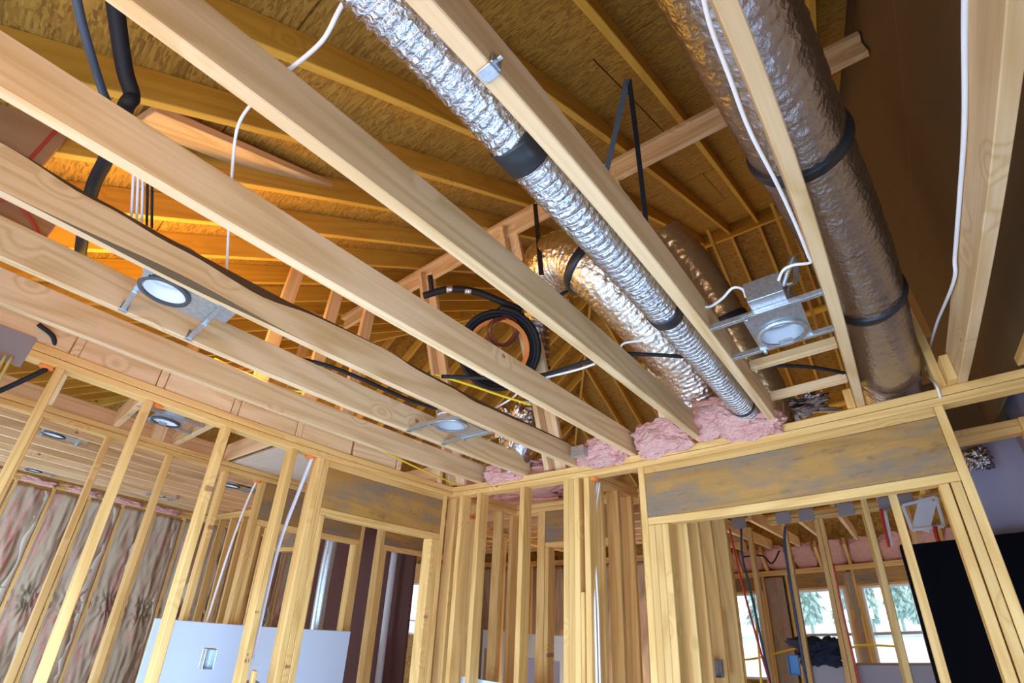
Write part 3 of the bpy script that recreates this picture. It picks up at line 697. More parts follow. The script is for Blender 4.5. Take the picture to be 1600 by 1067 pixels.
d2 = empty('insulated_duct', (.12, 1.2, 1.15), 'large crinkled foil insulated duct on the right beside the gypsum wall', 'duct')
pts = [(.02, -.9, 1.24), (.05, -.2, 1.22), (.075, .4, 1.2), (.10, .9, 1.175), (.14, 1.3, 1.16), (.18, 1.7, 1.13), (.205, 2.1, 1.08), (.22, 2.5, 1.02), (.225, 2.95, .99)]
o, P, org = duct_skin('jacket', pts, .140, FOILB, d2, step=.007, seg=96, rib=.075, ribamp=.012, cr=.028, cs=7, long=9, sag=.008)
for yy in (1.10, 1.93):
    i = near(P, org, yy); band('strap', P, org, i - 3, i + 3, .149, TAPE, d2, seg=60)
def seam(P, org, par, ang, r, i0, i1):
    pts_ = []
    for i in range(i0, i1, 6):
        T = (P[i + 1] - P[i - 1]).normalized(); N = (Vector((0, 0, 1)) - T * T.z).normalized(); B = T.cross(N)
        pts_.append(P[i] + org + (N * math.cos(ang) + B * math.sin(ang)) * r)
    vs, fs = [], []
d3 = empty('insulated_duct', (-0.983, 1.832, 1.669), 'golden foil insulated duct hanging in the middle of the attic', 'duct')
pts = [(-1.454, 2.038, 1.772), (-1.359, 1.878, 1.826), (-1.241, 1.780, 1.845), (-1.101, 1.774, 1.810), (-0.967, 1.841, 1.676), (-0.881, 2.029, 1.531), (-0.794, 2.223, 1.379), (-0.745, 2.440, 1.254), (-0.748, 2.647, 1.085)]
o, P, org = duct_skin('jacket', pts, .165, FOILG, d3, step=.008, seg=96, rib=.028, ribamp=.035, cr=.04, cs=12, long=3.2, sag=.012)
L3 = len(P)
for f_ in (.13, .36): i = int(L3 * f_); tag(band('strap', P, org, i - 3, i + 3, .172, TAPE, d3, seg=60), 'black hanging strap')
d4 = empty('insulated_duct', (-0.510, 2.650, 1.729), 'brown jacketed duct sloping down behind the recessed light', 'duct')
pts = [(-0.709, 2.371, 2.258), (-0.599, 2.503, 2.014), (-0.527, 2.636, 1.728), (-0.467, 2.777, 1.422), (-0.416, 2.932, 1.182), (-0.443, 3.096, 0.944)]
o, P, org = duct_skin('jacket', pts, .125, POLY, d4, step=.01, seg=64, rib=.09, ribamp=.02, cr=.05, cs=8, long=2.0, sag=.02)
i = int(len(P) * .47); band('strap', P, org, i - 3, i + 3, .132, TAPE, d4)
d5 = empty('insulated_duct', (-1.771, 2.339, 1.727), 'twisted silver duct dropping behind the middle brace', 'duct')
pts = [(-1.675, 2.204, 2.004), (-1.723, 2.272, 1.865), (-1.799, 2.378, 1.648), (-1.903, 2.477, 1.408), (-2.001, 2.490, 1.091), (-2.122, 2.544, 0.890)]
o, P, org = duct_skin('jacket', pts, .095, FOILB, d5, step=.008, seg=56, rib=.05, ribamp=.06, cr=.09, cs=12)
for f_ in (.38, .55, .8): i = int(len(P) * f_); band('strap', P, org, i - 2, i + 2, .105, TAPE, d5)
# hanging straps
def strap(a, b, label, wd=.028):
    A, B = V(a), V(b); o = beam('hanging_strap', a, b, wd, .002, TAPE, None, up=(-.56, .65, .1), c=.0004); return tag(o, label, 'strap', 'black straps hanging from the rafters')
strap((-0.392, 1.241, 2.256), (-0.717, 1.541, 2.036), 'left leg of the black V-shaped hanging strap')
strap((-0.386, 1.249, 2.261), (-0.645, 1.822, 1.758), 'right leg of the black V-shaped hanging strap')
strap((-1.293, 1.675, 2.310), (-1.169, 1.580, 1.592), 'thin black strap dropping to the golden duct')

# ---------------------------------------------------------------- recessed lights
def downlight(label, ctr, s=1, rz=0.0, span=(-.21, .17), detail=False, liner=WHITEP, dark=True, group='recessed light housings'):
    r0 = empty('recessed_light', ctr, label, 'light', group, rz=rz)
    L = lambda nm, vs, fs, mat, sm=True, M=None, par=r0: link(nm, mesh(nm, vs, fs, sm), mat, par, M, local=True)
    hy = .05 * s; sg = 40; R = .079                      # plate with a round hole
    vs, fs = [], []
    for z in (0, .002):
        for k in range(sg):
            a = 2 * math.pi * k / sg; vs.append((R * math.cos(a), hy + R * math.sin(a), z))
        for k in range(sg):
            a = 2 * math.pi * k / sg; c_, s_ = math.cos(a), math.sin(a); m = max(abs(c_), abs(s_)); X_, Y_ = c_ / m * .095, s_ / m
            Y_ = hy + (Y_ * (.135 - hy) if Y_ > 0 else Y_ * (.135 + hy)); vs.append((X_, Y_, z))
    for k in range(sg):
        k2 = (k + 1) % sg; a = 2 * sg
        fs += [[k, sg + k, sg + k2, k2], [a + k, a + k2, a + sg + k2, a + sg + k], [sg + k, a + sg + k, a + sg + k2, sg + k2]]
    L('mounting_plate', vs, fs, GALV, False)
    vs, fs = lathe([(.078, -.006), (.0795, .0), (.0795, .15), (.06, .165), (.0, .166)], sg); vs2, fs2 = lathe([(.0755, -.006), (.0765, .0), (.0765, .147), (.058, .161), (0, .162)], sg)
    T_ = Matrix.Translation((0, hy, 0))
    can = L('housing_can', vs, fs, GALV, True, T_)
    L('can_liner', vs2, [f[::-1] for f in fs2], liner, True, None, can)
    vs, fs = lathe([(.074, -.010), (.088, -.010), (.090, -.004), (.088, .0), (.076, .0), (.074, -.010)], sg); L('trim_ring', vs, fs, GASK if dark else GALV, True, None, can)
    vs, fs = lathe([(.0, .066), (.05, .062), (.072, .055), (.0725, .05), (.05, .057), (0, .06)], sg)
    L('reflector_dome', vs, fs, WHITEP, True, Matrix.Rotation(.18, 4, 'X'), can)
    def lbox(nm, x, y, z, mat, par=r0):
        me = cbox(x[1] - x[0], y[1] - y[0], z[1] - z[0], .0015, mat); return link(nm, me, None, par, Matrix.Translation(Vector(((x[0] + x[1]) / 2, (y[0] + y[1]) / 2, (z[0] + z[1]) / 2)) - (Vector() if par is r0 else par.matrix_basis.translation)), local=True)
    jy = -.125 * s
    lbox('junction_box', (-.055, .06), (min(jy, jy - .065 * s), max(jy, jy - .065 * s)), (.012, .085), GALV)
    for q in (-1, 1):
        yb_ = .128 * q
        br = lbox('hanger_bar', span, (yb_ - .006, yb_ + .006), (-.006, .012), GALV)
        lip = lbox('bar_lip', (span[0] + .01, span[1] - .01), (yb_ - .009, yb_ + .009), (-.0085, -.006), GALV, br)
        for e in (0, 1): 
            xe = span[e]; t = lbox('bracket', (xe - .012, xe + .012), (yb_ - .016, yb_ + .016), (-.012, -.0085), GALV, br); lbox('bracket_tab', (xe - .004, xe + .004), (yb_ - .014, yb_ + .014), (-.009, .03), GALV, br)
        lbox('wing_nut', (-.085, -.073), (yb_ - .010, yb_ + .010), (-.02, -.008), GALV, br)
    if detail:
        pth = [(.06, jy - .03 * s, .05), (.10, jy - .05 * s, .10), (.12, jy - .01 * s, .15), (.10, .02 * s, .17), (.05, hy - .02 * s, .175)]
        P_ = resample(spline([Vector(p) for p in pth], 16), .0022)
        vs, fs = sweep(P_, lambda i, s_, a: .0085 + .0012 * math.sin(s_ * 2 * math.pi / .006), 10)
        L('flexible_conduit', vs, fs, GALV, True)
    return r0
downlight('open recessed light housing with steel junction box and coiled conduit, right of the silver duct', (-.13, 1.555, .866), 1, 0, (-.215, .175), True, liner=SATIN, dark=False)
downlight('dark-ringed recessed light on a steel plate between the left joists', (-1.70, .185, .862), -1, 0, (-.275, .095))
downlight('small recessed light with bright metal trim near the front wall corner', (-1.73, 1.615, .862), -1, 0, (-.25, .13), liner=SATIN, dark=False)
downlight('recessed light in the hall ceiling beyond the left wall studs', (-3.28, .59, .862), 1, math.pi / 2, (-.20, .17))
downlight('recessed light in the left room beside the hall wall plates', (-4.79, .15, .862), -1, 0, (-.2, .17))
downlight('recessed light in the left room seen under the header of the hall wall', (-4.86, 1.66, .862), -1, 0, (-.16, .2), False)
downlight('far recessed light near the insulated wall, leftmost one', (-7.25, .18, .862), -1, 0, (-.2, .17), False)
downlight('far recessed light near the insulated wall, behind the third stud', (-6.75, 1.46, .862), -1, 0, (-.2, .17), False)
ib = empty('junction_box', (-1.40, 2.42, .90), 'small blue-grey junction box tucked beside pink insulation over the front wall', 'electrical box')
bx('box_body', (-1.50, -1.42), (2.36, 2.42), (.862, .92), GALV, ib); bx('cover_plate', (-1.505, -1.415), (2.355, 2.359), (.858, .924), GALV, ib, c=.001)
cp = empty('joist_clip', (-.332, .30, .86), 'small grey metal clip on the joist beside the silver duct', 'clip')
bx('clip_base', (-.362, -.328), (.285, .315), (.841, .849), GALV, cp, c=.001); bx('clip_wing', (-.330, -.324), (.287, .313), (.85, .885), GALV, cp, c=.001); bx('clip_screw', (-.324, -.312), (.296, .304), (.868, .874), GALV, cp, c=.001)

# ---------------------------------------------------------------- cables and hoses
CG = 'loose cables'
def cable(pts, r, mat, label, flat_=1.0, name='cable', cat='cable', n=10): return tag(tube(name, pts, r, mat, None, 10, n, flat_), label, cat)
cable([(-0.531, 0.054, 1.060), (-0.582, 0.061, 1.060), (-0.663, 0.074, 1.050), (-0.752, 0.058, 1.020), (-0.776, 0.041, 0.998)], .0056, CABW, 'white cable drooping from the silver duct to the long knotted joist', .7)
cable([(-0.854, 0.046, 1.000), (-0.947, 0.038, 1.040), (-1.051, 0.049, 1.050), (-1.194, 0.107, 1.030), (-1.213, 0.123, 1.000)], .0046, CABW, 'white cable arching between two joists at upper left', .7)
cable([(-1.334, 0.171, 1.000), (-1.443, 0.203, 1.030), (-1.622, 0.272, 1.030), (-1.654, 0.294, 1.000)], .0046, CABW, 'short white cable dropping onto the waney joist', .7)
cable([(0.037, 0.442, 0.980), (0.021, 0.527, 0.970), (0.014, 0.646, 0.960), (0.008, 0.796, 0.950), (0.020, 0.988, 0.940), (0.028, 1.162, 0.930), (0.031, 1.290, 0.920), (0.030, 1.332, 0.920), (-0.016, 1.315, 0.920), (-0.049, 1.322, 0.920), (-0.077, 1.373, 0.920), (-0.091, 1.393, 0.900)], .0052, CABW, 'long white cable running down in front of the large foil duct to the recessed light', .8)
cable([(0.460, 0.716, 0.977), (0.458, 0.840, 0.973), (0.456, 1.079, 0.960), (0.455, 1.322, 0.965), (0.452, 1.638, 0.964), (0.450, 1.783, 0.955), (0.450, 2.303, 1.063), (0.450, 2.699, 1.121), (0.420, 2.894, 1.085), (.38, 2.50, .87), (.38, 2.52, .80)], .0065, CABW, 'white cable stapled along the rightmost heavy joist', .8)
cable([(-0.191, 1.415, 0.930), (-0.194, 1.405, 0.960), (-0.222, 1.393, 0.970), (-0.265, 1.414, 0.960), (-0.312, 1.424, 0.950), (-0.337, 1.416, 0.950)], .0052, CABW, 'short white cable looping from the junction box to the left joist', .8)
cable([(-0.526, 1.529, 1.000), (-0.629, 1.574, 1.000), (-0.743, 1.565, 0.995), (-.79, 1.9, .99)], .0055, CABW, 'white cable stub between the thin duct and the long joist', .8)
cable([(-0.770, 1.616, 1.000), (-0.598, 1.766, 1.000), (-0.424, 1.934, 1.000), (-0.266, 2.107, 1.000), (-0.093, 2.253, 0.995), (0.057, 2.428, 0.985)], .0085, RUBB, 'black cable running left to right under the attic toward the pale joist')
cable([(-1.570, 1.326, 1.000), (-1.374, 1.476, 1.000), (-1.155, 1.588, 1.000), (-0.917, 1.596, 1.000), (-0.739, 1.645, 1.000)], .0095, RUBB, 'thick black cable crossing behind the middle joists')
cable([(-1.169, 1.608, 0.996), (-1.005, 1.628, 0.996), (-0.903, 1.626, 0.996)], .0055, CABW, 'white cable running beside the thick black cable')
cable([(-1.581, 1.294, 1.000), (-1.525, 1.457, 1.000), (-1.466, 1.681, 1.000), (-1.410, 1.825, 0.995)], .0062, CABY, 'bright yellow cable between the middle joists')
cable([(-2.089, 0.713, 1.000), (-1.971, 0.893, 1.000), (-1.937, 1.096, 1.000), (-1.929, 1.425, 1.000), (-1.877, 1.615, 1.000)], .010, RUBB, 'black cable behind the waney joist')
cable([(-2.412, 0.530, 1.000), (-2.434, 0.769, 1.000), (-2.378, 1.010, 1.000), (-2.002, 1.140, 1.000)], .006, CABY, 'yellow cable showing in the gap below the waney joist')
cable([(-2.60, .9, .995), (-2.63, 1.3, .97), (-2.62, 1.7, .93), (-2.60, 2.1, .88), (-2.62, 2.4, .866), (-2.62, 2.5, .858)], .006, CABY, 'yellow cable sagging onto the left wall top plate near the corner')
cable([(-1.635, 1.773, 1.000), (-1.478, 1.746, 1.020), (-1.372, 1.669, 1.000)], .005, CABW, 'white cable stub above the bright trimmed recessed light')
cable([(-0.973, -0.402, 1.080), (-1.067, -0.356, 1.070), (-1.169, -0.296, 1.060), (-1.226, -0.243, 1.040), (-1.25, -.16, 1.0)], .011, BLUEG, 'slim blue-grey hose at upper left', name='hose', cat='hose')
cable([(-0.972, -0.359, 1.160), (-1.065, -0.304, 1.130), (-1.141, -0.246, 1.090), (-1.175, -0.203, 1.060), (-1.193, -0.200, 1.030), (-1.419, -0.196, 1.040), (-1.609, -0.202, 1.040), (-1.794, -0.187, 1.030), (-2.057, -0.159, 1.020), (-2.245, -0.137, 1.000)], .021, RUBB, 'thick black foam hose at upper left bending over two joists', name='hose', cat='hose')
for k in range(5):
    cable([(-1.215, -.16 + .012 * k, 1.0), (-1.40, -.115 + .014 * k, 1.012), (-1.60, -.065 + .017 * k, 1.0)], .0042, PVC if k < 3 else RUBB, ['leftmost grey cable of the bundle at upper left', 'second grey cable of the bundle at upper left', 'third grey cable of the bundle at upper left', 'first dark cable of the bundle at upper left', 'outer dark cable of the bundle at upper left'][k])
names = ['front', 'second', 'third', 'fourth', 'fifth', 'rear']
for k in range(6):
    yk = -.33 + .022 * k
    cable([(-2.655, yk, .74), (-2.64, yk + .01, .60 - .02 * k), (-2.63, yk + .05 - .012 * k, .45), (-2.66, yk + .02, .30), (-2.66, yk - .05, .1), (-2.67, yk - .10, -.3)], .0062, CABO, names[k] + ' olive yellow cable of the bundle hanging below the nail guard')
cable([(-2.72, -.085, .76), (-2.74, -.16, .66), (-2.78, -.26, .54), (-2.80, -.36, .40)], .012, RUBB, 'black cable slanting behind the first stud of the left wall')
cable([(-2.66, -.37, .44), (-2.60, -.31, .435), (-2.60, -.24, .435), (-2.63, -.17, .44)], .004, RUBB, 'black cable tie around the olive cable bundle', name='cable_tie', cat='cable tie')
cable([(-2.66, -.2, .92), (-2.68, -.13, .90), (-2.70, -.10, .86)], .011, RUBB, 'short black hose curving over the left wall plates', name='hose', cat='hose')
cable([(-2.72, 1.335, .765), (-2.72, 1.30, .55), (-2.72, 1.25, .2), (-2.72, 1.24, -.35)], .0055, PVC, 'grey cable pair slanting down past a stud of the left wall', 2.0)
cable([(-3.865, 1.47, .765), (-3.87, 1.44, .6), (-3.87, 1.40, .2), (-3.87, 1.36, -.5)], .0055, CABW, 'white cable running down the hall wall studs', 1.5)
cable([(-1.49, 2.64, .765), (-1.52, 2.62, .55), (-1.515, 2.60, .3), (-1.485, 2.56, 0), (-1.48, 2.56, -.6)], .0068, CABW, 'white cable hanging down the front wall beside the double stud')
cable([(-1.478, 2.65, .765), (-1.503, 2.625, .55), (-1.497, 2.60, .3), (-1.468, 2.565, 0), (-1.463, 2.565, -.6)], .0055, CABW, 'second white cable hanging just right of the front wall cable')
def foamb(p, lab, k): 
    blob('foam_dab', p, (.022, .03, .012), FOAM, None, 3, .3, 2, k, lab, 'foam', 'orange fire foam dabs')
foamb((-2.73, 1.325, ZP - .004), 'orange foam dab under the left wall plate at the grey cables', 1)
foamb((-3.86, 1.47, ZP - .004), 'orange foam dab under the hall wall plate', 2)
foamb((-1.475, 2.575, ZP - .004), 'orange foam dab under the front wall plate at the white cables', 3)
foamb((-2.72, -.09, ZP - .004), 'orange foam dab beside the nail guard', 4)
foamb((-2.72, .41, ZP - .004), 'orange foam dab beside the second stud of the left wall', 5)
foamb((-2.70, 2.75, .66), 'orange foam dab inside the closet', 6)
# black hose coil with orange wire coil hung in the attic
def coil(name, c, r, tr, n_, mat, label, cat, tilt, jit=.02, sq=1.0):
    C = V(c); F_ = Vector((-.5583, .6518, .5134)); U = (Vector((0, 0, 1)) - F_ * F_.z).normalized(); Rr = F_.cross(U); pts_ = []
    for i in range(n_ * 28 + 1):
        a = 2 * math.pi * i / 28; k = i / 28; rr = r * (1 + jit * math.sin(k * 2.7 + a * .5)) - tr * 1.2 * (k % 3)
        pts_.append(C + (U * math.cos(a) * sq + Rr * math.sin(a)) * rr + F_ * (tr * 1.3 * (k - n_ / 2) + tilt * math.sin(a)))
    vs, fs = sweep([p - C for p in pts_], tr, 8); return tag(link(name, mesh(name, vs, fs, True), mat, None, Matrix.Translation(C)), label, cat)
CC = (-1.875, 2.046, 1.596)
coil('hose_coil', CC, .275, .017, 5, RUBB, 'coiled black hose hanging behind the middle brace', 'hose coil', .02)
coil('wire_coil', (-1.846, 2.014, 1.571), .205, .006, 6, ORNG, 'coil of orange wire inside the black hose coil', 'wire coil', .03)
coil('wire_tangle', (-1.768, 1.961, 1.666), .095, .004, 6, DKWI, 'tangle of thin dark red wire inside the coils', 'wire coil', .06, .2)
o = empty('wrapped_pipe', (-2.022, 1.666, 1.919), 'dark wrapped line set pipe arching toward the hose coil', 'pipe')
ps = [(-2.161, 1.573, 1.887), (-2.018, 1.661, 1.930), (-1.887, 1.777, 1.925), (-1.757, 1.932, 1.869), (-1.673, 2.038, 1.826)]
tube('pipe_wrap', ps, .024, RUBB, o, 10); tube('foil_tape', [(-2.025, 1.655, 1.930), (-1.990, 1.681, 1.935)], .0255, FOIL, o, 10, 3); tube('foil_tape', [(-1.929, 1.739, 1.927), (-1.897, 1.769, 1.925)], .0255, FOIL, o, 10, 3)
tube('pipe_hanger', [(-2.085, 1.541, 2.009), (-2.114, 1.606, 1.897)], .018, RUBB, o, 6, 3)

# ---------------------------------------------------------------- pink insulation along the front wall
IG = 'pink insulation tufts along the front wall'
def tuft(x, y, z, s, k, lab): blob('insulation_tuft', (x, y, z), s, PINK, None, 6, .30, 1.9, k, lab, 'insulation', IG)
tuft(-.60, 2.475, .945, (.15, .09, .10), 1, 'large pink insulation tuft right of the long joist end, under the silver duct')
tuft(-.46, 2.49, .870, (.14, .075, .065), 11, 'low pink insulation tuft spilling over the plate below the silver duct')
tuft(-.965, 2.50, .915, (.165, .075, .095), 2, 'pink insulation tuft between two middle joist ends')
tuft(-1.33, 2.485, .900, (.12, .08, .085), 3, 'rounded pink insulation tuft bulging over the plate left of the middle joists')
tuft(-1.50, 2.54, .91, (.06, .05, .07), 4, 'narrow pink insulation piece behind the blue-grey junction box')
tuft(-2.16, 2.52, .890, (.15, .07, .065), 5, 'pink insulation tuft nearest the left corner')
pc = blob('insulation_tuft', (-2.15, 2.95, ZC + .12), (.50, .30, .05), PINK, None, 5, .5, 1.6, 8, 'sheet of pink insulation lying over the closet', 'insulation')
pc = blob('insulation_tuft', (-1.28, 2.95, ZC + .12), (.2, .28, .05), PINK, None, 5, .5, 1.6, 9, 'pink insulation lying over the gap right of the closet', 'insulation')
for k in range(5):
    blob('insulation_tuft', (-7.62, -.25 + .5 * k, .80), (.05, .17, .035), PINK, None, 4, .4, 2, 20 + k, ('first', 'second', 'third', 'fourth', 'fifth')[k] + ' pink insulation scrap from the left above the kraft paper wall', 'insulation', 'pink scraps over the kraft wall')
blob('insulation_tuft', (-3.1, 3.9, 1.08), (.5, .35, .06), PINK, None, 5, .55, 2.0, 31, 'crumpled pink insulation hanging past the closet back left', 'insulation')
# crumpled gold foil scraps at the duct ends
d = blob('foil_scrap', (-0.806, 2.732, 1.304), (.10, .10, .05), FOILG, None, 5, .8, 3.2, 3, 'crumpled gold foil at the end of the golden duct', 'foil')
d = blob('foil_scrap', (-0.311, 3.073, 1.117), (.16, .10, .03), FOILB, None, 5, .8, 3.2, 5, 'crumpled foil behind the top plate left of the pale joist', 'foil')
d = blob('foil_scrap', (-2.019, 2.399, 1.187), (.12, .10, .10), FOILG, None, 5, .8, 3.0, 6, 'crumpled foil duct end below the hose coil', 'foil')

# ---------------------------------------------------------------- sheets, boxes and pipes in the rooms
def sheet_thing(name, x, y, z, mat, label, cat='panel'): return tag(bx(name, x, y, z, mat, None, c=.001), label, cat)
ds = beam('drywall_sheet', (-3.70, .98, -.93), (-3.70, 2.45, -.93), .0125, 1.335, DRYW, None, up=(0.03, 0, 1)); tag(ds, 'white drywall sheet leaning in the hall behind the left wall studs', 'drywall sheet')
sheet_thing('drywall_sheet', (-3.6, -2.9), (4.3, 4.315), (FL, (-5.132, 4.300, -0.471)[2]), LILAC, 'lilac grey drywall sheet seen through the left doorway', 'drywall sheet')
sheet_thing('drywall_sheet', ((-4.399, 5.200, -0.316)[0], (-3.275, 5.200, -0.257)[0]), (5.2, 5.215), (FL, (-3.826, 5.200, -0.291)[2]), DRYW, 'pale blue-white drywall sheet seen through the closet door', 'drywall sheet')
sheet_thing('drywall_sheet', ((-5.451, 6.000, -0.343)[0], (-5.004, 6.000, -0.316)[0]), (6.0, 6.015), (FL, (-5.256, 6.000, -0.331)[2]), DRYW, 'narrow white drywall sheet behind the closet stud', 'drywall sheet')
sheet_thing('cardboard_sheet', ((-5.043, 5.600, -0.573)[0], (-4.667, 5.600, -0.542)[0]), (5.6, 5.615), (FL, (-4.888, 5.600, -0.551)[2]), CARD, 'brown cardboard standing before the narrow drywall sheet')
sheet_thing('cardboard_sheet', (-4.5, -4.1), (2.6, 2.615), (FL, (-4.361, 2.600, -0.453)[2]), CARD, 'brown board below the round steel vent pipe')
sheet_thing('drywall_sheet', (-2.6, -2.05), (2.66, 2.672), (FL, (-2.600, 2.660, -0.458)[2]), DRYW, 'white drywall offcut standing low behind the front wall studs', 'drywall sheet')
sheet_thing('drywall_stack', (-.93, 1.4), (5.4, 5.62), (FL, (-0.953, 5.400, -0.498)[2]), DRYG, 'grey drywall stack on edge below the far windows', 'drywall sheet')
# black felt box and sheets on the right
bb = empty('black_box', (.4, 3.4, FL), 'large black felt-covered box standing behind the right studs', 'box')
zt_ = (0.352, 3.400, 0.291)[2]
bx('front_panel', ((0.076, 3.300, 0.288)[0], .85), (3.40, 3.42), (FL, zt_), DARK, bb); bx('side_panel', ((0.076, 3.300, 0.288)[0] - .02, (0.076, 3.300, 0.288)[0] - .001), (3.40, 3.695), (FL, zt_ + .005), DARK, bb); bx('lid_edge', ((0.076, 3.300, 0.288)[0] - .02, .85), (3.425, 3.695), (zt_ - .02, zt_), DARK, bb)
sheet_thing('plastic_sheet', ((0.492, 3.720, 0.348)[0], .855), (3.72, 3.73), (zt_ - .1, .86), HAZE, 'lilac plastic sheeting hanging at the far right above the black box', 'sheet')
nl = empty('wall_side_room', (.6, 3.35, FL), kind='structure')
bx('top_plate', (.44, .80), (3.30, 3.39), (ZC - .038, ZC), STUD, nl); bx('top_plate', (.44, .80), (3.30, 3.39), (ZC - .077, ZC - .0385), STUD, nl)
bx('stud', (.80, .84), (3.28, 3.37), (FL, ZC), STUD, nl); bx('gypsum_panel', (.86, .875), (2.62, 5.0), (FL, 1.4), HAZE, nl)
bx('gypsum_panel', (.42, .86), (3.7, 3.712), (.86, 1.3), DRYB, nl)
blob('foil_scrap', (0.605, 3.600, 0.740), (.05, .03, .05), FOILB, None, 5, .7, 2.6, 9, 'crumpled foil bundle hanging beside the lilac sheeting', 'foil')
# small white framed opening in the back room ceiling
hf = empty('hatch_frame', (.45, 5.0, .8), 'small white framed opening above the black box', 'frame')
def P5(px): return px
q = [(0.190, 5.000, 0.745), (0.451, 5.000, 0.777), (0.439, 5.000, 0.539), (0.206, 5.000, 0.540)]
for a, b in ((0, 1), (1, 2), (2, 3), (3, 0)): beam('frame_side', q[a], q[b], .025, .018, WVIN, hf, up=(0, 1, 0))
beam('white_board', (0.394, 5.050, 0.774), (0.268, 5.050, 0.537), .13, .012, WVIN, hf, up=(0, 1, 0))
# pipes
PG = 'supply pipes in the back room studs'
cable([(-1.389, 5.220, 0.777), (-1.360, 5.220, 0.430), (-1.302, 5.220, -0.052), (-1.199, 5.220, -0.682)], .010, REDP, 'red supply pipe on the first back room stud', name='pipe', cat='pipe')
cable([(-1.272, 5.220, 0.763), (-1.300, 5.220, 0.487), (-1.269, 5.220, 0.181), (-1.199, 5.220, -0.682)], .011, BLUP, 'dark blue supply pipe on the first back room stud', name='pipe', cat='pipe')
cable([(-0.839, 5.220, 0.736), (-0.876, 5.220, 0.569), (-0.890, 5.220, 0.159), (-0.889, 5.220, -0.669)], .012, BLUP, 'dark blue supply pipe on the second back room stud', name='pipe', cat='pipe')
cable([(-0.481, 5.220, 0.354), (-0.486, 5.220, -0.080), (-0.469, 5.220, -0.654)], .008, REDP, 'thin red pipe on the double back room stud', name='pipe', cat='pipe')
cable([(0.019, 5.000, 0.744), (0.007, 5.000, 0.582), (0.001, 5.000, 0.424)], .014, REDP, 'red pipe beside the white strip above the black box', name='pipe', cat='pipe')
cable([(0.044, 5.050, 0.731), (0.024, 5.050, 0.441)], .016, WVIN, 'white pipe beside the red pipe above the black box', name='pipe', cat='pipe')
cable([(0.347, 4.600, 0.503), (0.338, 4.600, 0.458), (0.339, 4.600, 0.374)], .016, REDP, 'short red pipe stub on top of the black box', name='pipe', cat='pipe')
cable([(-1.066, 3.400, -0.009), (-1.065, 3.400, -0.183), (-1.060, 3.400, -0.386)], .020, PVC, 'white plastic pipe end at the passage wall', name='pipe', cat='pipe')
cable([(-4.200, 2.444, 0.505), (-4.200, 2.435, 0.156), (-4.200, 2.441, -0.438)], .062, GALV, 'round galvanised vent pipe in the left doorway', name='vent_pipe', cat='pipe')
cable([(-4.211, 3.200, 0.481), (-4.215, 3.200, 0.050), (-4.218, 3.200, -0.799)], .035, PVC, 'white drain pipe behind the hall wall studs', name='drain_pipe', cat='pipe')
cable([(-8.177, 3.000, 0.476), (-8.092, 3.000, -0.094), (-7.896, 3.000, -1.489), (-7.880, 3.000, -1.644), (-7.799, 3.000, -2.194)], .04, PVC, 'white drain pipe under the small header of the left room', name='drain_pipe', cat='pipe')
cable([(-1.250, 5.240, 0.092), (-1.267, 5.240, -0.280), (-1.289, 5.240, -0.688)], .010, CABY, 'yellow cable stapled to the first back room stud')
cable([(-2.646, 8.500, -0.663), (-2.228, 8.500, -0.727), (-1.462, 8.500, -0.561), (-0.955, 8.500, -0.613), (-0.652, 8.500, -0.534), (-0.187, 8.500, -0.556)], .015, CABY, 'yellow cord strung across the far windows')
cable([(-2.042, 8.200, 0.765), (-1.745, 8.200, 0.758), (-1.611, 8.200, 0.633), (-1.467, 8.200, 0.808)], .012, RUBB, 'thin black cord looping in front of the far pink insulation')
# electrical boxes
def ebox(p, dx, lab, mat=GALV, sz=(.055, .09), ax='x'):
    e = empty('electrical_box', p, lab, 'electrical box', 'wall electrical boxes'); w_, h_ = sz
    if ax == 'x':
        bx('box_back', (p[0] - .05, p[0] - .047), (p[1], p[1] + w_), (p[2], p[2] + h_), mat, e, c=.001)
        for y in ((p[1], p[1] + .003), (p[1] + w_ - .003, p[1] + w_)): bx('box_side', (p[0] - .046, p[0]), y, (p[2], p[2] + h_), mat, e, c=.001)
        for z in ((p[2], p[2] + .003), (p[2] + h_ - .003, p[2] + h_)): bx('box_end', (p[0] - .046, p[0]), (p[1] + .0035, p[1] + w_ - .0035), z, mat, e, c=.001)
    else:
        bx('box_back', (p[0], p[0] + w_), (p[1] + .047, p[1] + .05), (p[2], p[2] + h_), mat, e, c=.001)
        for x in ((p[0], p[0] + .003), (p[0] + w_ - .003, p[0] + w_)): bx('box_side', x, (p[1], p[1] + .046), (p[2], p[2] + h_), mat, e, c=.001)
        for z in ((p[2], p[2] + .003), (p[2] + h_ - .003, p[2] + h_)): bx('box_end', (p[0] + .0035, p[0] + w_ - .0035), (p[1], p[1] + .046), z, mat, e, c=.001)
ebox((-2.69, .985, -.40), 0, 'steel electrical box in front of the white drywall sheet')
ebox((-2.69, 1.235, -.545), 0, 'steel electrical box on the stud at the bottom edge')
ebox((-1.034, 3.000, -0.355), 0, 'grey double electrical box on the passage wall', GREYP, (.09, .09), 'y')
ebox((-0.999, 5.100, -0.558), 0, 'blue plastic electrical box on the second back room stud', BLUB, (.09, .16), 'y')
# dark bundle on the window sill and a far red tool
sb = blob('cloth_bundle', ((-0.753, 5.460, -0.415)[0], 5.46, (-0.953, 5.400, -0.498)[2] + .11), (.17, .10, .085), flat('dark_navy_cloth', (.02, .022, .045), .9), None, 5, .8, 2.2, 4, 'dark navy cloth bundle heaped before the far window', 'bundle')
bx_ = bx('carton', ((-0.922, 5.460, -0.459)[0], (-0.922, 5.460, -0.459)[0] + .07), (5.50, 5.56), ((-0.953, 5.400, -0.498)[2] + .001, (-0.953, 5.400, -0.498)[2] + .12), DRYG); tag(bx_, 'small grey carton beside the navy bundle', 'box')

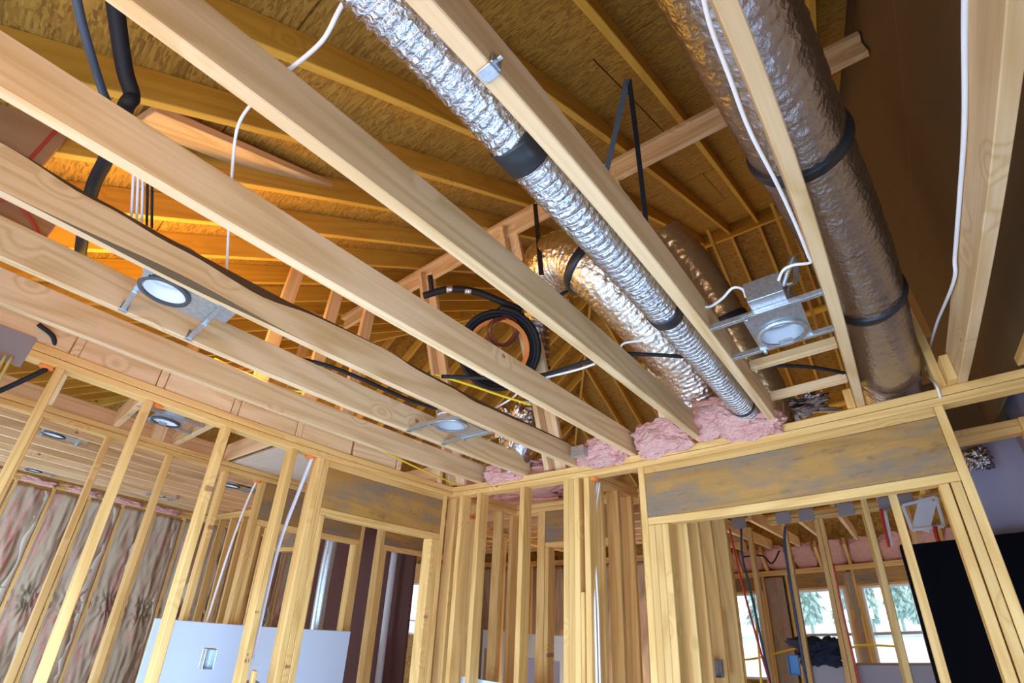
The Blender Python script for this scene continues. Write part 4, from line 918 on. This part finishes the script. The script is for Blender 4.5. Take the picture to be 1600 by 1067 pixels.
# ---------------------------------------------------------------- trees outside the far windows
def treeline():
    vs, fs = [], []; g0 = FL - .45
    for k in range(12):
        x = -15.5 + 1.65 * k + .3 * math.sin(k * 5); y = 41 + 3.0 * (k % 2) + math.sin(k * 3); h = 7.6 + 1.2 * math.sin(k * 2.3); rn = random.Random(k)
        tv, tf = sweep([Vector((x, y, 0)), Vector((x, y, h * .5)), Vector((x, y, h * .95))], lambda i, s_, a: .11 - .04 * i, 6)
        b0 = len(vs); vs += [tuple(v_) for v_ in tv]; fs += [[q + b0 for q in f] for f in tf]
        for L_ in range(46):
            f_ = L_ / 45; z = h * (.08 + .92 * f_) + .45; rad_ = h * .15 * (1 - f_) + .08
            for b in range(20):
                a = rn.uniform(0, 6.283); d0 = rad_ * rn.uniform(.1, .8); d1 = d0 + rad_ * rn.uniform(.2, .4); i0 = len(vs); tx, ty = math.cos(a), math.sin(a); wd = rad_ * .12
                vs += [(x + tx * d0, y + ty * d0, z + .1), (x + tx * (d0 + d1) / 2 - ty * wd, y + ty * (d0 + d1) / 2 + tx * wd, z - .12), (x + tx * d1, y + ty * d1, z - .3 - .1 * rn.random()), (x + tx * (d0 + d1) / 2 + ty * wd, y + ty * (d0 + d1) / 2 - tx * wd, z - .12)]
                fs += [[i0, i0 + 1, i0 + 2], [i0, i0 + 2, i0 + 3]]
    tag(link('distant_woods', mesh('distant_woods', vs, fs), LEAF, None, Matrix.Translation(V((0, 0, g0)))), 'pale hazy conifer woods outside the far windows', 'trees', kind='stuff')
treeline()

# pencilled numbers on two studs of the left wall
def mark(txt, p, size):
    c_ = bpy.data.curves.new('pencil_mark', 'FONT'); c_.body = txt; c_.size = size; c_.extrude = .0003; c_.materials.append(INK)
    o_ = bpy.data.objects.new('pencil_mark', c_); COL.objects.link(o_); o_.matrix_basis = Matrix.Translation(V(p)) @ Matrix.Rotation(math.pi / 2, 4, 'Z') @ Matrix.Rotation(math.pi / 2, 4, 'X')
    o_.parent = wl; o_.matrix_parent_inverse = chain(wl).inverted()
mark('61', (XL1 + .0006, 1.181, -.365), .03); mark('II', (XL1 + .0006, 1.187, -.335), .02); mark('8 0', (XL1 + .0006, 1.181, -.13), .018)
